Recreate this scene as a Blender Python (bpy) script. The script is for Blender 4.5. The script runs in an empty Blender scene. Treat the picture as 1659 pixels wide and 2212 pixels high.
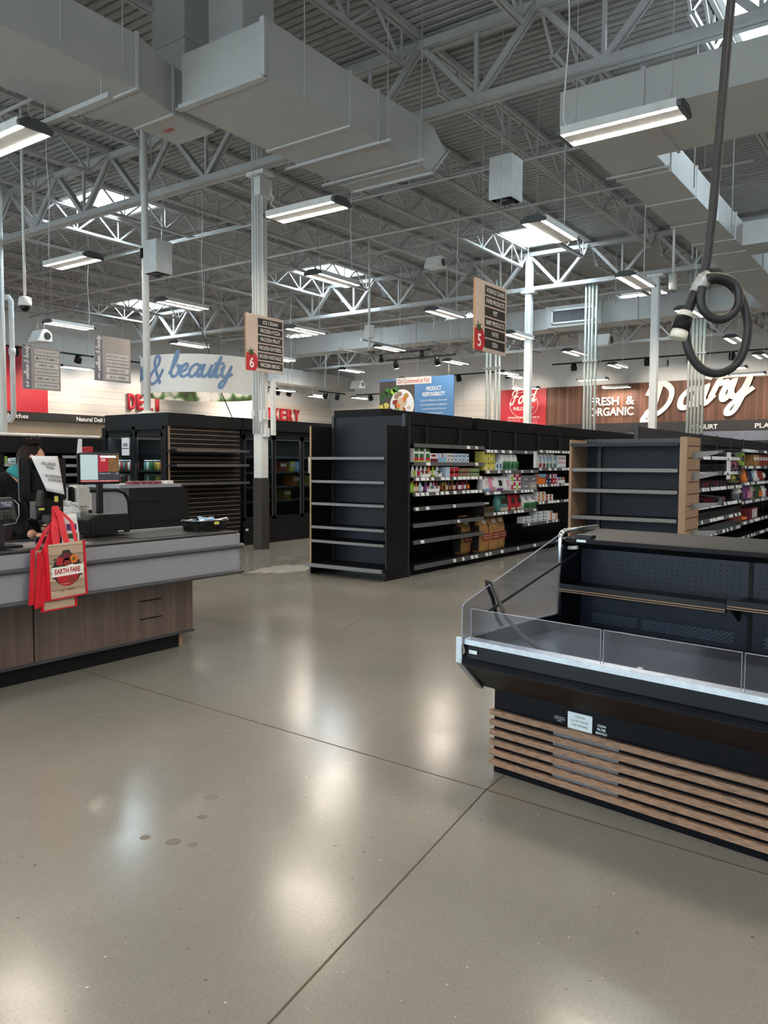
import bpy, bmesh, math, random
from math import sin, cos, pi, radians, hypot
from mathutils import Vector, Matrix
random.seed(11)
SC = bpy.context.scene
COL = SC.collection
# ------------------------------------------------------------------ camera, world, exposure
cam = bpy.data.cameras.new('camera'); camo = bpy.data.objects.new('camera', cam); COL.objects.link(camo)
YAW, PIT, ROL, FPX = 0.616854, -0.0608575, 0.00444492, 1717.83
fw = Vector((cos(PIT)*cos(YAW), cos(PIT)*sin(YAW), sin(PIT)))
rt = Vector((sin(YAW), -cos(YAW), 0)); up = rt.cross(fw)
rt, up = cos(ROL)*rt+sin(ROL)*up, -sin(ROL)*rt+cos(ROL)*up
mw = Matrix((rt, up, -fw)).transposed().to_4x4(); mw.translation = (0, 0, 1.5)
camo.matrix_world = mw
cam.sensor_fit = 'VERTICAL'; cam.sensor_height = 24.0; cam.lens = FPX/2212*24.0
cam.clip_start = 0.05; cam.clip_end = 200
SC.camera = camo
EXPOSURE = 1.58
TUBE, SKYL, WORLD = 40.0, 9.5, 2.4
vs = SC.view_settings
vs.view_transform = 'Standard'; vs.look = 'None'; vs.gamma = 1; vs.use_curve_mapping = False; vs.exposure = EXPOSURE
w = bpy.data.worlds.new('world'); SC.world = w; w.use_nodes = True
w.node_tree.nodes['Background'].inputs[0].default_value = (0.84, 0.92, 1.0, 1)
w.node_tree.nodes['Background'].inputs[1].default_value = WORLD

# ------------------------------------------------------------------ helpers
def hx(s):
    s = s.lstrip('#'); r = [int(s[i:i+2], 16)/255 for i in (0, 2, 4)]
    return tuple(c/12.92 if c <= .04045 else ((c+.055)/1.055)**2.4 for c in r)+(1,)
MATS = {}
def M(name, col=None, rough=.5, metal=0., var=.08, scale=6., bump=0., emit=0., spec=.5, stretch=None):
    if name in MATS: return MATS[name]
    m = bpy.data.materials.new(name); m.use_nodes = True; MATS[name] = m
    nt = m.node_tree; b = nt.nodes['Principled BSDF']; c = hx(col)
    b.inputs['Roughness'].default_value = rough; b.inputs['Metallic'].default_value = metal
    b.inputs['Specular IOR Level'].default_value = spec
    tc = nt.nodes.new('ShaderNodeTexCoord'); nz = nt.nodes.new('ShaderNodeTexNoise')
    nz.inputs['Scale'].default_value = scale; nz.inputs['Detail'].default_value = 4
    if stretch:
        mp = nt.nodes.new('ShaderNodeMapping'); mp.inputs['Scale'].default_value = stretch
        nt.links.new(tc.outputs['Object'], mp.inputs[0]); nt.links.new(mp.outputs[0], nz.inputs['Vector'])
    else: nt.links.new(tc.outputs['Object'], nz.inputs['Vector'])
    rp = nt.nodes.new('ShaderNodeValToRGB')
    rp.color_ramp.elements[0].position = .3; rp.color_ramp.elements[1].position = .7
    rp.color_ramp.elements[0].color = tuple(max(0, x*(1-var)) for x in c[:3])+(1,)
    rp.color_ramp.elements[1].color = tuple(min(1, x*(1+var)) for x in c[:3])+(1,)
    nt.links.new(nz.outputs[0], rp.inputs[0]); nt.links.new(rp.outputs[0], b.inputs['Base Color'])
    if bump:
        bp = nt.nodes.new('ShaderNodeBump'); bp.inputs['Strength'].default_value = bump; bp.inputs['Distance'].default_value = .01
        nt.links.new(nz.outputs[0], bp.inputs['Height']); nt.links.new(bp.outputs[0], b.inputs['Normal'])
    if emit:
        b.inputs['Emission Color'].default_value = c; b.inputs['Emission Strength'].default_value = emit
    return m
def glass_mat(name, tint='#eef4f4', rough=.03, ior=1.5, extra=0.):
    m = bpy.data.materials.new(name); m.use_nodes = True; MATS[name] = m; nt = m.node_tree
    nt.nodes.remove(nt.nodes['Principled BSDF']); out = nt.nodes['Material Output']
    t = nt.nodes.new('ShaderNodeBsdfTransparent'); t.inputs[0].default_value = hx(tint)
    g = nt.nodes.new('ShaderNodeBsdfGlossy'); g.inputs['Roughness'].default_value = rough
    f = nt.nodes.new('ShaderNodeFresnel'); f.inputs[0].default_value = ior
    mx = nt.nodes.new('ShaderNodeMixShader'); ad = nt.nodes.new('ShaderNodeMath'); ad.inputs[1].default_value = extra
    ge = nt.nodes.new('ShaderNodeNewGeometry'); iv = nt.nodes.new('ShaderNodeMath'); iv.operation = 'SUBTRACT'; iv.inputs[0].default_value = 1
    ml = nt.nodes.new('ShaderNodeMath'); ml.operation = 'MULTIPLY'
    nt.links.new(ge.outputs['Backfacing'], iv.inputs[1]); nt.links.new(f.outputs[0], ad.inputs[0]); nt.links.new(ad.outputs[0], ml.inputs[0]); nt.links.new(iv.outputs[0], ml.inputs[1]); nt.links.new(ml.outputs[0], mx.inputs[0])
    nt.links.new(t.outputs[0], mx.inputs[1]); nt.links.new(g.outputs[0], mx.inputs[2]); nt.links.new(mx.outputs[0], out.inputs[0])
    return m
def smooth(P, k=4):
    P = [Vector(p) for p in P]; out = []
    for i in range(len(P)-1):
        a, b, c, d = P[max(i-1,0)], P[i], P[i+1], P[min(i+2,len(P)-1)]
        for j in range(k):
            t = j/k
            out.append(.5*((2*b)+(c-a)*t+(2*a-5*b+4*c-d)*t*t+(3*b-a-3*c+d)*t**3))
    return out+[P[-1]]
class MB:
    """collects shapes that become one mesh"""
    def __init__(s, tf=None): s.v = []; s.f = []; s.sm = []; s.tf = tf
    def add(s, vs, fs, sm=False):
        n = len(s.v); s.v += [tuple(p) for p in vs]; s.f += [tuple(i+n for i in f) for f in fs]; s.sm += [sm]*len(fs); return s
    def box(s, x0, y0, z0, x1, y1, z1):
        return s.add([(x0,y0,z0),(x1,y0,z0),(x1,y1,z0),(x0,y1,z0),(x0,y0,z1),(x1,y0,z1),(x1,y1,z1),(x0,y1,z1)],
                     [(0,3,2,1),(4,5,6,7),(0,1,5,4),(1,2,6,5),(2,3,7,6),(3,0,4,7)])
    def bar(s, p, q, w, h=None, upv=(0,0,1)):
        p, q = Vector(p), Vector(q); d = (q-p).normalized(); u = Vector(upv)
        if abs(d.dot(u)) > .97: u = Vector((1,0,0))
        r = d.cross(u).normalized()*w/2; t = r.cross(d).normalized()*(h or w)/2
        c = [e+a+b for e in (p, q) for a, b in ((-r,-t),(r,-t),(r,t),(-r,t))]
        return s.add(c, [(0,3,2,1),(4,5,6,7),(0,1,5,4),(1,2,6,5),(2,3,7,6),(3,0,4,7)])
    def tube(s, pts, r, n=8, cap=True):
        pts = [Vector(p) for p in pts]; m = len(pts); rs = r if isinstance(r, (list, tuple)) else [r]*m
        ring = []; u = None
        for i, p in enumerate(pts):
            d = (pts[min(i+1, m-1)]-pts[max(i-1, 0)]).normalized()
            if u is None: u = d.orthogonal().normalized()
            u = (u-d*u.dot(d)).normalized(); v = d.cross(u)
            ring += [p+(u*cos(2*pi*k/n)+v*sin(2*pi*k/n))*rs[i] for k in range(n)]
        fs = [(i*n+k, i*n+(k+1) % n, (i+1)*n+(k+1) % n, (i+1)*n+k) for i in range(m-1) for k in range(n)]
        s.add(ring, fs, True)
        if cap:
            b = len(s.v)-len(ring); s.f += [tuple(b+k for k in range(n))[::-1], tuple(b+(m-1)*n+k for k in range(n))]; s.sm += [False]*2
        return s
    def cyl(s, p, q, r, n=12, r2=None): return s.tube([p, q], [r, r if r2 is None else r2], n)
    def prism(s, poly, off):
        n = len(poly); a = [Vector(p) for p in poly]; o = Vector(off)
        return s.add(a+[p+o for p in a], [tuple(range(n))[::-1], tuple(range(n, 2*n))]+[(i, (i+1) % n, n+(i+1) % n, n+i) for i in range(n)])
    def lathe(s, prof, c=(0,0,0), n=14):
        vs = [(c[0]+r*cos(2*pi*k/n), c[1]+r*sin(2*pi*k/n), c[2]+z) for r, z in prof for k in range(n)]
        m = len(prof); fs = [(i*n+k, i*n+(k+1) % n, (i+1)*n+(k+1) % n, (i+1)*n+k) for i in range(m-1) for k in range(n)]
        s.add(vs, fs, True); b = len(s.v)-len(vs)
        s.f += [tuple(b+k for k in range(n))[::-1], tuple(b+(m-1)*n+k for k in range(n))]; s.sm += [False]*2
        return s
    def sphere(s, c, rx, ry=None, rz=None, n=12, m=8):
        ry = ry or rx; rz = rz or rx; vs = []
        for i in range(m+1):
            t = -pi/2+pi*i/m
            vs += [(c[0]+rx*cos(t)*cos(2*pi*k/n), c[1]+ry*cos(t)*sin(2*pi*k/n), c[2]+rz*sin(t)) for k in range(n)]
        return s.add(vs, [(i*n+k, i*n+(k+1) % n, (i+1)*n+(k+1) % n, (i+1)*n+k) for i in range(m) for k in range(n)], True)
    def build(s, name, mat, parent=None, bevel=0., seg=2):
        me = bpy.data.meshes.new(name)
        o = bpy.data.objects.new(name, me); COL.objects.link(o)
        off = Vector((0,0,0)); q = parent
        while q: off += q.location; q = q.parent
        vs = [Vector(s.tf(*p)) if s.tf else Vector(p) for p in s.v]
        me.from_pydata([p-off for p in vs], [], s.f); me.polygons.foreach_set('use_smooth', s.sm)
        bm = bmesh.new(); bm.from_mesh(me)
        if len(bm.verts) < 60000:
            bmesh.ops.remove_doubles(bm, verts=bm.verts, dist=1e-6) if len(s.v) < 3000 and bevel else None
            bmesh.ops.recalc_face_normals(bm, faces=bm.faces)
            if bevel:
                es = [e for e in bm.edges if len(e.link_faces) == 2 and e.calc_face_angle(0) > .6]
                bmesh.ops.bevel(bm, geom=es, offset=bevel, segments=seg, affect='EDGES', clamp_overlap=True)
        bm.to_mesh(me); bm.free()
        if mat: me.materials.append(MATS[mat] if isinstance(mat, str) else mat)
        if parent: adopt(o, parent)
        return o
def bx(*a): return MB().box(*a)
def tag(o, label, cat, group=None):
    o['label'] = label; o['category'] = cat
    if group: o['group'] = group
    return o
def thing(name, label, cat, loc=(0,0,0), group=None):
    o = bpy.data.objects.new(name, None); COL.objects.link(o); o.location = loc; o.empty_display_size = .1
    return tag(o, label, cat, group)
def struct(mb, name, mat): o = mb.build(name, mat); o['kind'] = 'structure'; return o
CH = {}
def kids(o): return CH.get(o.name, [])
def adopt(o, p): o.parent = p; CH.setdefault(p.name, []).append(o)
def dup(root, loc, rz=0, label=None, group=None):
    r = root.copy(); COL.objects.link(r); r.location = loc; r.rotation_euler = (0, 0, rz)
    if label: r['label'] = label
    if group: r['group'] = group
    for ch in kids(root):
        c = ch.copy(); COL.objects.link(c); adopt(c, r)
        for g in kids(ch):
            d = g.copy(); COL.objects.link(d); adopt(d, c)
    return r
ORD = ['', 'first', 'second', 'third', 'fourth', 'fifth', 'sixth', 'seventh', 'eighth', 'ninth', 'tenth', 'eleventh', 'twelfth']
XY = (Vector((1,0,0)), Vector((0,0,1)))          # faces -y
YX = (Vector((0,-1,0)), Vector((0,0,1)))         # faces -x
def text(s, c, UV, mat, parent=None, h=.1, w=None, al='C', ext=.002, bold=0., name='lettering', sp=1.0):
    cu = bpy.data.curves.new('t', 'FONT'); cu.body = s; cu.align_x = {'C':'CENTER','L':'LEFT'}[al]; cu.space_line = sp
    cu.offset = bold; cu.resolution_u = 3
    t = bpy.data.objects.new('t', cu); COL.objects.link(t); bpy.context.view_layer.update()
    me = bpy.data.meshes.new_from_object(t); bpy.data.objects.remove(t)
    P = [v.co for v in me.vertices]; x0 = min(p.x for p in P); x1 = max(p.x for p in P); y0 = min(p.y for p in P); y1 = max(p.y for p in P)
    ky = h/(y1-y0); kx = (w/(x1-x0)) if w else ky
    U, V = UV; N = U.cross(V); c = Vector(c); off = Vector((0,0,0)); q = parent
    while q: off += q.location; q = q.parent
    xm = x0 if al == 'L' else (x0+x1)/2
    for v in me.vertices: v.co = c+U*((v.co.x-xm)*kx)+V*((v.co.y-(y0+y1)/2)*ky)+N*ext-off
    o = bpy.data.objects.new(name, me); COL.objects.link(o); me.name = name
    me.materials.append(MATS[mat])
    if parent: adopt(o, parent)
    return o
# stroke letters for the signs painted in a script hand: (advance, strokes); x height 1, baseline 0
SCR = {
 'a': (.95, [[(.78,.85),(.45,1.0),(.1,.65),(.1,.15),(.38,.0),(.68,.4),(.82,1.0),(.72,.35),(.82,.02),(1.05,.2)]]),
 'b': (.9, [[(.0,.3),(.35,1.1),(.45,1.9),(.3,2.0),(.18,1.2),(.15,.35),(.4,.0),(.72,.2),(.78,.75),(.55,.95),(.75,.8),(1.0,.85)]]),
 'e': (.75, [[(.0,.3),(.45,.55),(.55,.9),(.35,1.02),(.1,.65),(.12,.18),(.42,.0),(.8,.25)]]),
 'u': (1.0, [[(.0,.6),(.18,1.0),(.12,.3),(.35,.0),(.65,.4),(.78,1.0),(.72,.25),(.88,.0),(1.08,.25)]]),
 't': (.62, [[(.0,.3),(.38,1.7),(.24,.4),(.38,.0),(.68,.28)], [(.02,1.1),(.66,1.15)]]),
 'y': (.9, [[(.0,.6),(.18,1.0),(.12,.35),(.35,.05),(.65,.4),(.82,1.0),(.66,.0),(.42,-.75),(.15,-.75),(.25,-.35),(1.0,.3)]]),
 's': (.62, [[(.0,.25),(.38,1.05),(.5,.6),(.42,.1),(.12,.08)], [(.42,.1),(.68,.28)]]),
 'w': (1.15, [[(.0,.6),(.15,1.0),(.12,.25),(.32,.0),(.52,.4),(.58,1.0),(.56,.25),(.76,.0),(1.0,.5),(1.0,1.0),(1.2,.85)]]),
 'l': (.5, [[(.0,.3),(.36,1.4),(.38,2.0),(.22,1.9),(.14,.4),(.32,.0),(.55,.28)]]),
 'n': (.95, [[(.0,.7),(.15,1.0),(.12,.02),(.34,.8),(.58,1.0),(.62,.3),(.76,.0),(1.0,.28)]]),
 'i': (.5, [[(.0,.4),(.2,1.0),(.12,.3),(.28,.0),(.55,.3)], [(.24,1.38),(.27,1.44)]]),
 'r': (.7, [[(.0,.4),(.2,1.15),(.24,.92),(.55,.95),(.46,.3),(.6,.0),(.8,.25)]]),
 'o': (.8, [[(.5,1.0),(.14,.75),(.12,.2),(.42,.0),(.7,.35),(.62,.85),(.45,1.0),(.7,.82),(.95,.85)]]),
 'd': (1.0, [[(.75,.85),(.42,1.0),(.1,.65),(.1,.15),(.38,.0),(.7,.5),(1.0,2.05),(.78,.4),(.85,.0),(1.1,.2)]]),
 '&': (1.5, [[(1.35,.95),(1.15,.45),(.75,.05),(.25,.05),(.08,.45),(.35,.9),(.8,1.3),(.9,1.75),(.65,2.0),(.42,1.75),(.5,1.3),(.85,.7),(1.3,.05)]]),
 'D': (2.0, [[(.1,1.5),(.35,1.95),(1.1,1.95),(1.65,1.4),(1.6,.65),(1.1,.12),(.5,.0),(.2,.2),(.45,.35),(.7,.0),(.35,-.35),(.0,-.2),(.15,.1)], [(.85,1.8),(.72,1.0),(.6,.15)]]),
 'F': (1.25, [[(.1,1.3),(.1,1.75),(.5,1.9),(1.35,2.05)], [(.75,1.9),(.62,1.0),(.42,.1),(.12,.0),(.02,.3)], [(.35,1.0),(1.0,1.05)]]),
 ' ': (.6, [])}
def spline(P, k=6):
    P = [Vector((x, y, 0)) for x, y in P]; out = []
    for i in range(len(P)-1):
        a, b, c, d = P[max(i-1,0)], P[i], P[i+1], P[min(i+2,len(P)-1)]
        for j in range(k):
            t = j/k
            out.append(.5*((2*b)+(c-a)*t+(2*a-5*b+4*c-d)*t*t+(3*b-a-3*c+d)*t**3))
    return out+[P[-1]]
def script(mb, s, fn, k, wd, dep, slant=.25, x=0., sx=1.):
    """adds stroke letters; fn(u, v, w) gives the place of a letter point"""
    ph = [0]
    for ch in s:
        adv, st = SCR[ch]
        for path in st:
            p = spline(path)
            L, R = [], []
            for i, q in enumerate(p):
                d = (p[min(i+1,len(p)-1)]-p[max(i-1,0)]).normalized(); n = Vector((-d.y, d.x, 0))*wd/2
                e = d*wd*.35*(-1 if i == 0 else 1 if i == len(p)-1 else 0)
                L.append(q+n+e); R.append(q-n+e)
            m = len(p); vs = []
            ph[0] += 1; rise = k*.012
            for wz in (0, dep):
                for E in (L, R): vs += [fn((x+q.x*sx+slant*q.y)*k, q.y*k, wz+(rise*(i/m+.37*(ph[0] % 3)) if wz else 0)) for i, q in enumerate(E)]
            fs = []
            for i in range(m-1):
                fs += [(2*m+i, 2*m+i+1, 3*m+i+1, 3*m+i), (i, m+i, m+i+1, i+1), (i, i+1, 2*m+i+1, 2*m+i), (m+i, 3*m+i, 3*m+i+1, m+i+1)]
            fs += [(0, 2*m, 3*m, m), (m-1, 2*m-1, 4*m-1, 3*m-1)]
            mb.add(vs, fs)
        x += adv*sx
    return x
def flat(o, UV, lean=0.):
    o = Vector(o); U, V = UV; N = U.cross(V)
    return lambda a, b, c: o+U*a+V*(b+lean*a)+N*c
# ------------------------------------------------------------------ materials
M('deck', '#a2a2a0', .6, var=.04); M('steel', '#b2b2b1', .5, var=.06); M('pipe', '#bdbebb', .5); M('conduit', '#b4b9b2', .4, .2); M('duct', '#b2b2b0', .55, var=.03, scale=2)
M('seam', '#b6b7b6', .5); M('box_white', '#d2d6d7', .5); M('white', '#e9e9e6', .5, var=.03); M('wall', '#dcdcda', .7, var=.02, scale=1)
M('black', '#101114', .42, var=.15, scale=3, spec=.35); M('matte_black', '#0b0c0e', .6, var=.2, spec=.25); M('navy', '#161b26', .5, var=.12, scale=2, spec=.35)
M('shelf_black', '#121317', .45, var=.2, scale=10, spec=.35); M('rail', '#8d8d8f', .3, .7, var=.12, scale=20); M('grey_rail', '#6f6c69', .4, .4, var=.1, scale=30)
M('brushed', '#c9d2da', .42, 1, var=.1, scale=30); M('chrome', '#d5d9dd', .18, 1, var=.05); M('metal', '#9a9da0', .35, .8, var=.1); M('dark_metal', '#3b3d40', .4, .5)
M('tan', '#9b7e66', .6, var=.1, scale=20, stretch=(1,1,.1)); M('tan_edge', '#b99a78', .6); M('groove', '#3a2c22', .7)
M('counter_grey', '#8f9199', .5, var=.03, scale=20); M('rubber', '#3f4044', .45, var=.1); M('belt', '#1d1d1e', .6, var=.15)
M('red', '#b5202e', .5, var=.05); M('sign_red', '#c02a36', .5, var=.03); M('bag_red', '#d0182c', .5, var=.12, scale=15)
M('letter_white', '#f2efe8', .5); M('sign_cream', '#cbb9ac', .6, var=.04); M('sign_dark', '#2c2927', .5); M('ply', '#b98e62', .6)
M('sign_grey', '#a9a19d', .6, var=.03); M('sign_slate', '#7a7c88', .6); M('sign_pale', '#d6d5d2', .6); M('slate_text', '#3d4047', .6)
M('blue_letter', '#6f8fb8', .5, var=.03); M('green', '#3f7a3a', .6); M('leaf', '#31562f', .6)
M('paper', '#e6e8ec', .7, var=.02); M('ink', '#26282c', .7); M('skin', '#c08b72', .55, var=.06, scale=20); M('hair', '#1c110e', .6, var=.3, scale=40, stretch=(1,1,.2), bump=.4, spec=.2)
M('jacket', '#090a0e', .8, var=.2, scale=12, bump=.2, spec=.12); M('apron', '#4a3d40', .8, var=.1); M('teal', '#1f7f86', .7); M('denim', '#232838', .8)
M('led_body', '#4c4e50', .5); M('led_white', '#d9d9d6', .4); M('tube', '#fff2e2', .4, var=0, emit=TUBE)
M('spot', '#fff4e0', .4, var=0, emit=30); M('skylight', '#dff3ff', .5, var=.02, scale=1.2, emit=SKYL)
M('cable', '#1b1b1d', .45, var=.3, scale=30, bump=.3); M('tape', '#a7a6a2', .4, .3, var=.2, scale=40); M('plug_white', '#d8d4c6', .5)
M('kraft', '#a87a45', .6, var=.18, scale=14, bump=.3); M('dark_bag', '#2a2521', .5, var=.3, scale=15); M('brick_red', '#8d3326', .6)
M('yellow', '#d6c960', .5); M('orange', '#e07a2c', .5); M('lime', '#9cc53a', .5); M('purple', '#6d3a7c', .5); M('pink', '#d98fa6', .5); M('ltblue', '#b9cfe6', .5)
M('sky_blue', '#7fb2d8', .5); M('dkgreen', '#1f6b3c', .5); M('maroon', '#6d1f2f', .5); M('dkblue', '#243055', .5); M('jar', '#8a6a4d', .4, var=.3, scale=40)
M('jar_green', '#7d8f5e', .4, var=.3, scale=40); M('lid', '#3b3330', .4); M('tealpack', '#4b8a84', .5); M('gold', '#b88a3a', .4, .3); M('beige', '#cdb9a2', .7, var=.05)
M('concrete_mark', '#6d675c', .5); M('joint', '#4f4436', .8); M('light_mark', '#b9b2a2', .6); M('perf', '#030304', .8); M('slot', '#5f7183', .4, .5)
glass_mat('glass', '#f0f5f5', .02); glass_mat('acrylic', '#e6e9f0', .05, 1.45, .02); glass_mat('door_glass', '#cfd8d8', .02, 1.6, .05); glass_mat('clear_plastic', '#dfe6e8', .1, 1.5, .05)
def floor_mat():
    m = bpy.data.materials.new('polished_concrete'); m.use_nodes = True; nt = m.node_tree; b = nt.nodes['Principled BSDF']; L = nt.links.new
    tc = nt.nodes.new('ShaderNodeTexCoord')
    def nz(sc, det, rough=.6):
        n = nt.nodes.new('ShaderNodeTexNoise'); n.inputs['Scale'].default_value = sc; n.inputs['Detail'].default_value = det; n.inputs['Roughness'].default_value = rough
        L(tc.outputs['Object'], n.inputs['Vector']); return n.outputs[0]
    def ramp(src, a, ca, bb, cb):
        r = nt.nodes.new('ShaderNodeValToRGB'); e = r.color_ramp.elements; e[0].position = a; e[1].position = bb; e[0].color = ca; e[1].color = cb
        L(src, r.inputs[0]); return r.outputs[0]
    def mix(kind, f, a, c):
        x = nt.nodes.new('ShaderNodeMixRGB'); x.blend_type = kind
        if isinstance(f, float): x.inputs[0].default_value = f
        else: L(f, x.inputs[0])
        for k, q in ((1, a), (2, c)):
            if isinstance(q, tuple): x.inputs[k].default_value = q
            else: L(q, x.inputs[k])
        return x.outputs[0]
    base = ramp(nz(.8, 3, .5), .25, hx('#79776f'), .75, hx('#98958b'))
    tint = ramp(nz(.3, 2), .3, hx('#878a85'), .7, hx('#928a82'))
    c1 = mix('MIX', .5, base, tint)
    c2 = mix('MULTIPLY', .5, c1, ramp(nz(14, 6), .25, (.86,.86,.86,1), .7, (1,1,1,1)))
    c2 = mix('MULTIPLY', .35, c2, ramp(nz(90, 3), .3, (.6,.6,.6,1), .6, (1,1,1,1)))
    spk = ramp(nz(38, 1), .765, (0,0,0,1), .79, (1,1,1,1))
    c3 = mix('MIX', spk, c2, hx('#b9b4a8'))
    drk = ramp(nz(26, 2), .24, (1,1,1,1), .27, (0,0,0,1))
    c3 = mix('MIX', drk, c3, hx('#5c564c'))
    L(c3, b.inputs['Base Color'])
    L(ramp(nz(1.2, 3), .3, (.15,.15,.15,1), .8, (.24,.24,.24,1)), b.inputs['Roughness'])
    b.inputs['Specular IOR Level'].default_value = .32
    bp = nt.nodes.new('ShaderNodeBump'); bp.inputs['Strength'].default_value = .04; bp.inputs['Distance'].default_value = .01
    L(nz(5, 4), bp.inputs['Height']); L(bp.outputs[0], b.inputs['Normal'])
    MATS['floor'] = m
floor_mat()
def plank_mat(name, c1, c2, ax, size, gap=.04, gapc='#1c120d', rough=.6):
    """boards of a given width along one axis, each with its own tone, with thin gaps"""
    m = bpy.data.materials.new(name); m.use_nodes = True; nt = m.node_tree; b = nt.nodes['Principled BSDF']; L = nt.links.new; MATS[name] = m
    tc = nt.nodes.new('ShaderNodeTexCoord'); sp = nt.nodes.new('ShaderNodeSeparateXYZ'); L(tc.outputs['Object'], sp.inputs[0])
    def mth(op, a, c):
        n = nt.nodes.new('ShaderNodeMath'); n.operation = op
        for k, q in ((0, a), (1, c)):
            if isinstance(q, (int, float)): n.inputs[k].default_value = q
            else: L(q, n.inputs[k])
        return n.outputs[0]
    t = mth('DIVIDE', sp.outputs[ax], size); fl = mth('FLOOR', t, 0); fr = mth('FRACT', t, 0)
    wn = nt.nodes.new('ShaderNodeTexWhiteNoise'); wn.noise_dimensions = '1D'; L(fl, wn.inputs['W'])
    nz = nt.nodes.new('ShaderNodeTexNoise'); mp = nt.nodes.new('ShaderNodeMapping')
    sc = [9, 9, 9]
    for k in range(3): sc[k] = 14 if k == 'XYZ'.index(ax) else 1.6
    mp.inputs['Scale'].default_value = sc; L(tc.outputs['Object'], mp.inputs[0]); L(mp.outputs[0], nz.inputs['Vector']); nz.inputs['Detail'].default_value = 6
    f = mth('ADD', mth('MULTIPLY', wn.outputs[0], .55), mth('MULTIPLY', nz.outputs[0], .5))
    r = nt.nodes.new('ShaderNodeValToRGB'); e = r.color_ramp.elements; e[0].position = .15; e[1].position = .85; e[0].color = hx(c1); e[1].color = hx(c2); L(f, r.inputs[0])
    g = mth('LESS_THAN', fr, gap); mx = nt.nodes.new('ShaderNodeMixRGB'); L(g, mx.inputs[0]); L(r.outputs[0], mx.inputs[1]); mx.inputs[2].default_value = hx(gapc)
    L(mx.outputs[0], b.inputs['Base Color']); b.inputs['Roughness'].default_value = rough
plank_mat('wood_wall', '#4a2f22', '#7d5440', 'Y', .145, .05)
plank_mat('shiplap', '#cfc7bd', '#dcd5cc', 'Z', .3, .03, '#8f867c')
plank_mat('bag_wood', '#9c8470', '#d0b69d', 'Z', .058, .05, '#4a3526')
M('laminate', '#66564f', .45, var=.22, scale=3, stretch=(9, 9, .35)); M('slat_wood', '#8f705a', .6, var=.55, scale=16, stretch=(1.5, 1.5, 22), bump=.25)
# ------------------------------------------------------------------ room shell
struct(bx(-7, -9, -.1, 36.2, 29.6, 0), 'floor', 'floor')
SKX = [(11.1, 12.6), (19.2, 20.8), (28.7, 30.3)]
SKY = {0: [(1.15, 2.65), (15.6, 17.1)], 1: [(1.15, 2.65), (8.4, 9.9), (15.6, 17.1), (24.6, 26.1)], 2: [(8.4, 9.9), (15.6, 17.1), (24.6, 26.1)]}
def deck():
    mb = MB(); x = -7.0; pt = .152; Y0, Y1 = -9.0, 29.6
    prof = [(0, 7.66), (.05, 7.66), (.066, 7.61), (.136, 7.61), (.152, 7.66)]
    while x < 36.2:
        ys = [Y0, Y1]
        for k, (a, b) in enumerate(SKX):
            if x+pt > a and x < b:
                for q in SKY[k]: ys += list(q)
        ys.sort()
        for i in range(0, len(ys), 2):
            vs = [(x+px, y, z) for y in (ys[i], ys[i+1]) for px, z in prof]
            mb.add(vs, [(j, j+1, j+6, j+5) for j in range(4)])
        x += pt
    return mb
struct(deck(), 'ceiling', 'deck')
n = 0
for k, (a, b) in enumerate(SKX):
    for q in SKY[k]:
        n += 1
        cb = MB()
        for (x0, y0, x1, y1) in ((a-.1, q[0]-.06, a, q[1]+.06), (b, q[0]-.06, b+.1, q[1]+.06), (a-.1, q[0]-.08, b+.1, q[0]), (a-.1, q[1], b+.1, q[1]+.08)): cb.box(x0, y0, 7.57, x1, y1, 7.95)
        fr = struct(cb, f'window_{n}', 'white')
        bx(a, q[0], 7.9, b, q[1], 7.93).build('pane', 'skylight', fr)
        MB().bar((a, (q[0]+q[1])/2, 7.88), (b, (q[0]+q[1])/2, 7.88), .04).build('glazing_bar', 'white', fr)
# left (deli) wall and far (dairy) wall, front wall with shop windows behind the camera, right wall
struct(bx(-7, 29.4, 0, 36.2, 29.6, 8), 'wall_left', 'wall')
struct(bx(36, -9, 0, 36.2, 29.4, 8), 'wall_far', 'wall')
struct(bx(-7, -9.2, 0, 36.2, -9, 8), 'wall_right', 'wall')
fwm = MB(); fwm.box(-7.2, -9, 0, -7, 29.4, .3); fwm.box(-7.2, -9, 4.2, -7, 29.4, 8)
for y in (-9, -2, 5, 12, 19, 26): fwm.box(-7.2, y, .3, -7, y+(1.5 if y < 26 else 3.4), 4.2)
struct(fwm, 'wall_front', 'wall')
for i, y in enumerate((-7.5, -.5, 6.5, 13.5, 20.5)):
    o = struct(bx(-7.12, y, .3, -7.1, y+5.5, 4.2), f'window_{n+1+i}', 'glass')
    f = MB()
    for t in (0, 1.83, 3.66, 5.45): f.box(-7.15, y+t, .3, -7.05, y+t+.06, 4.2)
    f.box(-7.15, y, 2.6, -7.05, y+5.5, 2.67); f.build('window_frame', 'dark_metal', o)
struct(bx(18.24, 29.36, 3.42, 36, 29.4, 4.75), 'trim_1', 'shiplap')
struct(bx(35.96, 18.4, 3.1, 36, 29.36, 4.75), 'trim_2', 'shiplap')
struct(bx(8, 29.36, 3.42, 18.24, 29.4, 5.95), 'trim_3', 'sign_red')
o = struct(bx(8, 28.9, 3.1, 30, 29.4, 3.42), 'trim_4', 'sign_dark')
text('Sandwiches', (16.47, 28.9, 3.25), XY, 'letter_white', o, .17, 1.3, bold=.02, ext=.01); text('Natural Deli Meats', (20.12, 28.9, 3.25), XY, 'letter_white', o, .17, 1.86, bold=.02, ext=.01)
o = struct(bx(35.7, -6, 2.95, 36, 15.6, 3.38), 'trim_5', 'sign_dark')
for s, y in (('YOGURT', 8.62), ('PLANT BASED', 5.55)): text(s, (35.7, y, 3.13), YX, 'letter_white', o, .2, .19*len(s), bold=.02, ext=.01)
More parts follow.
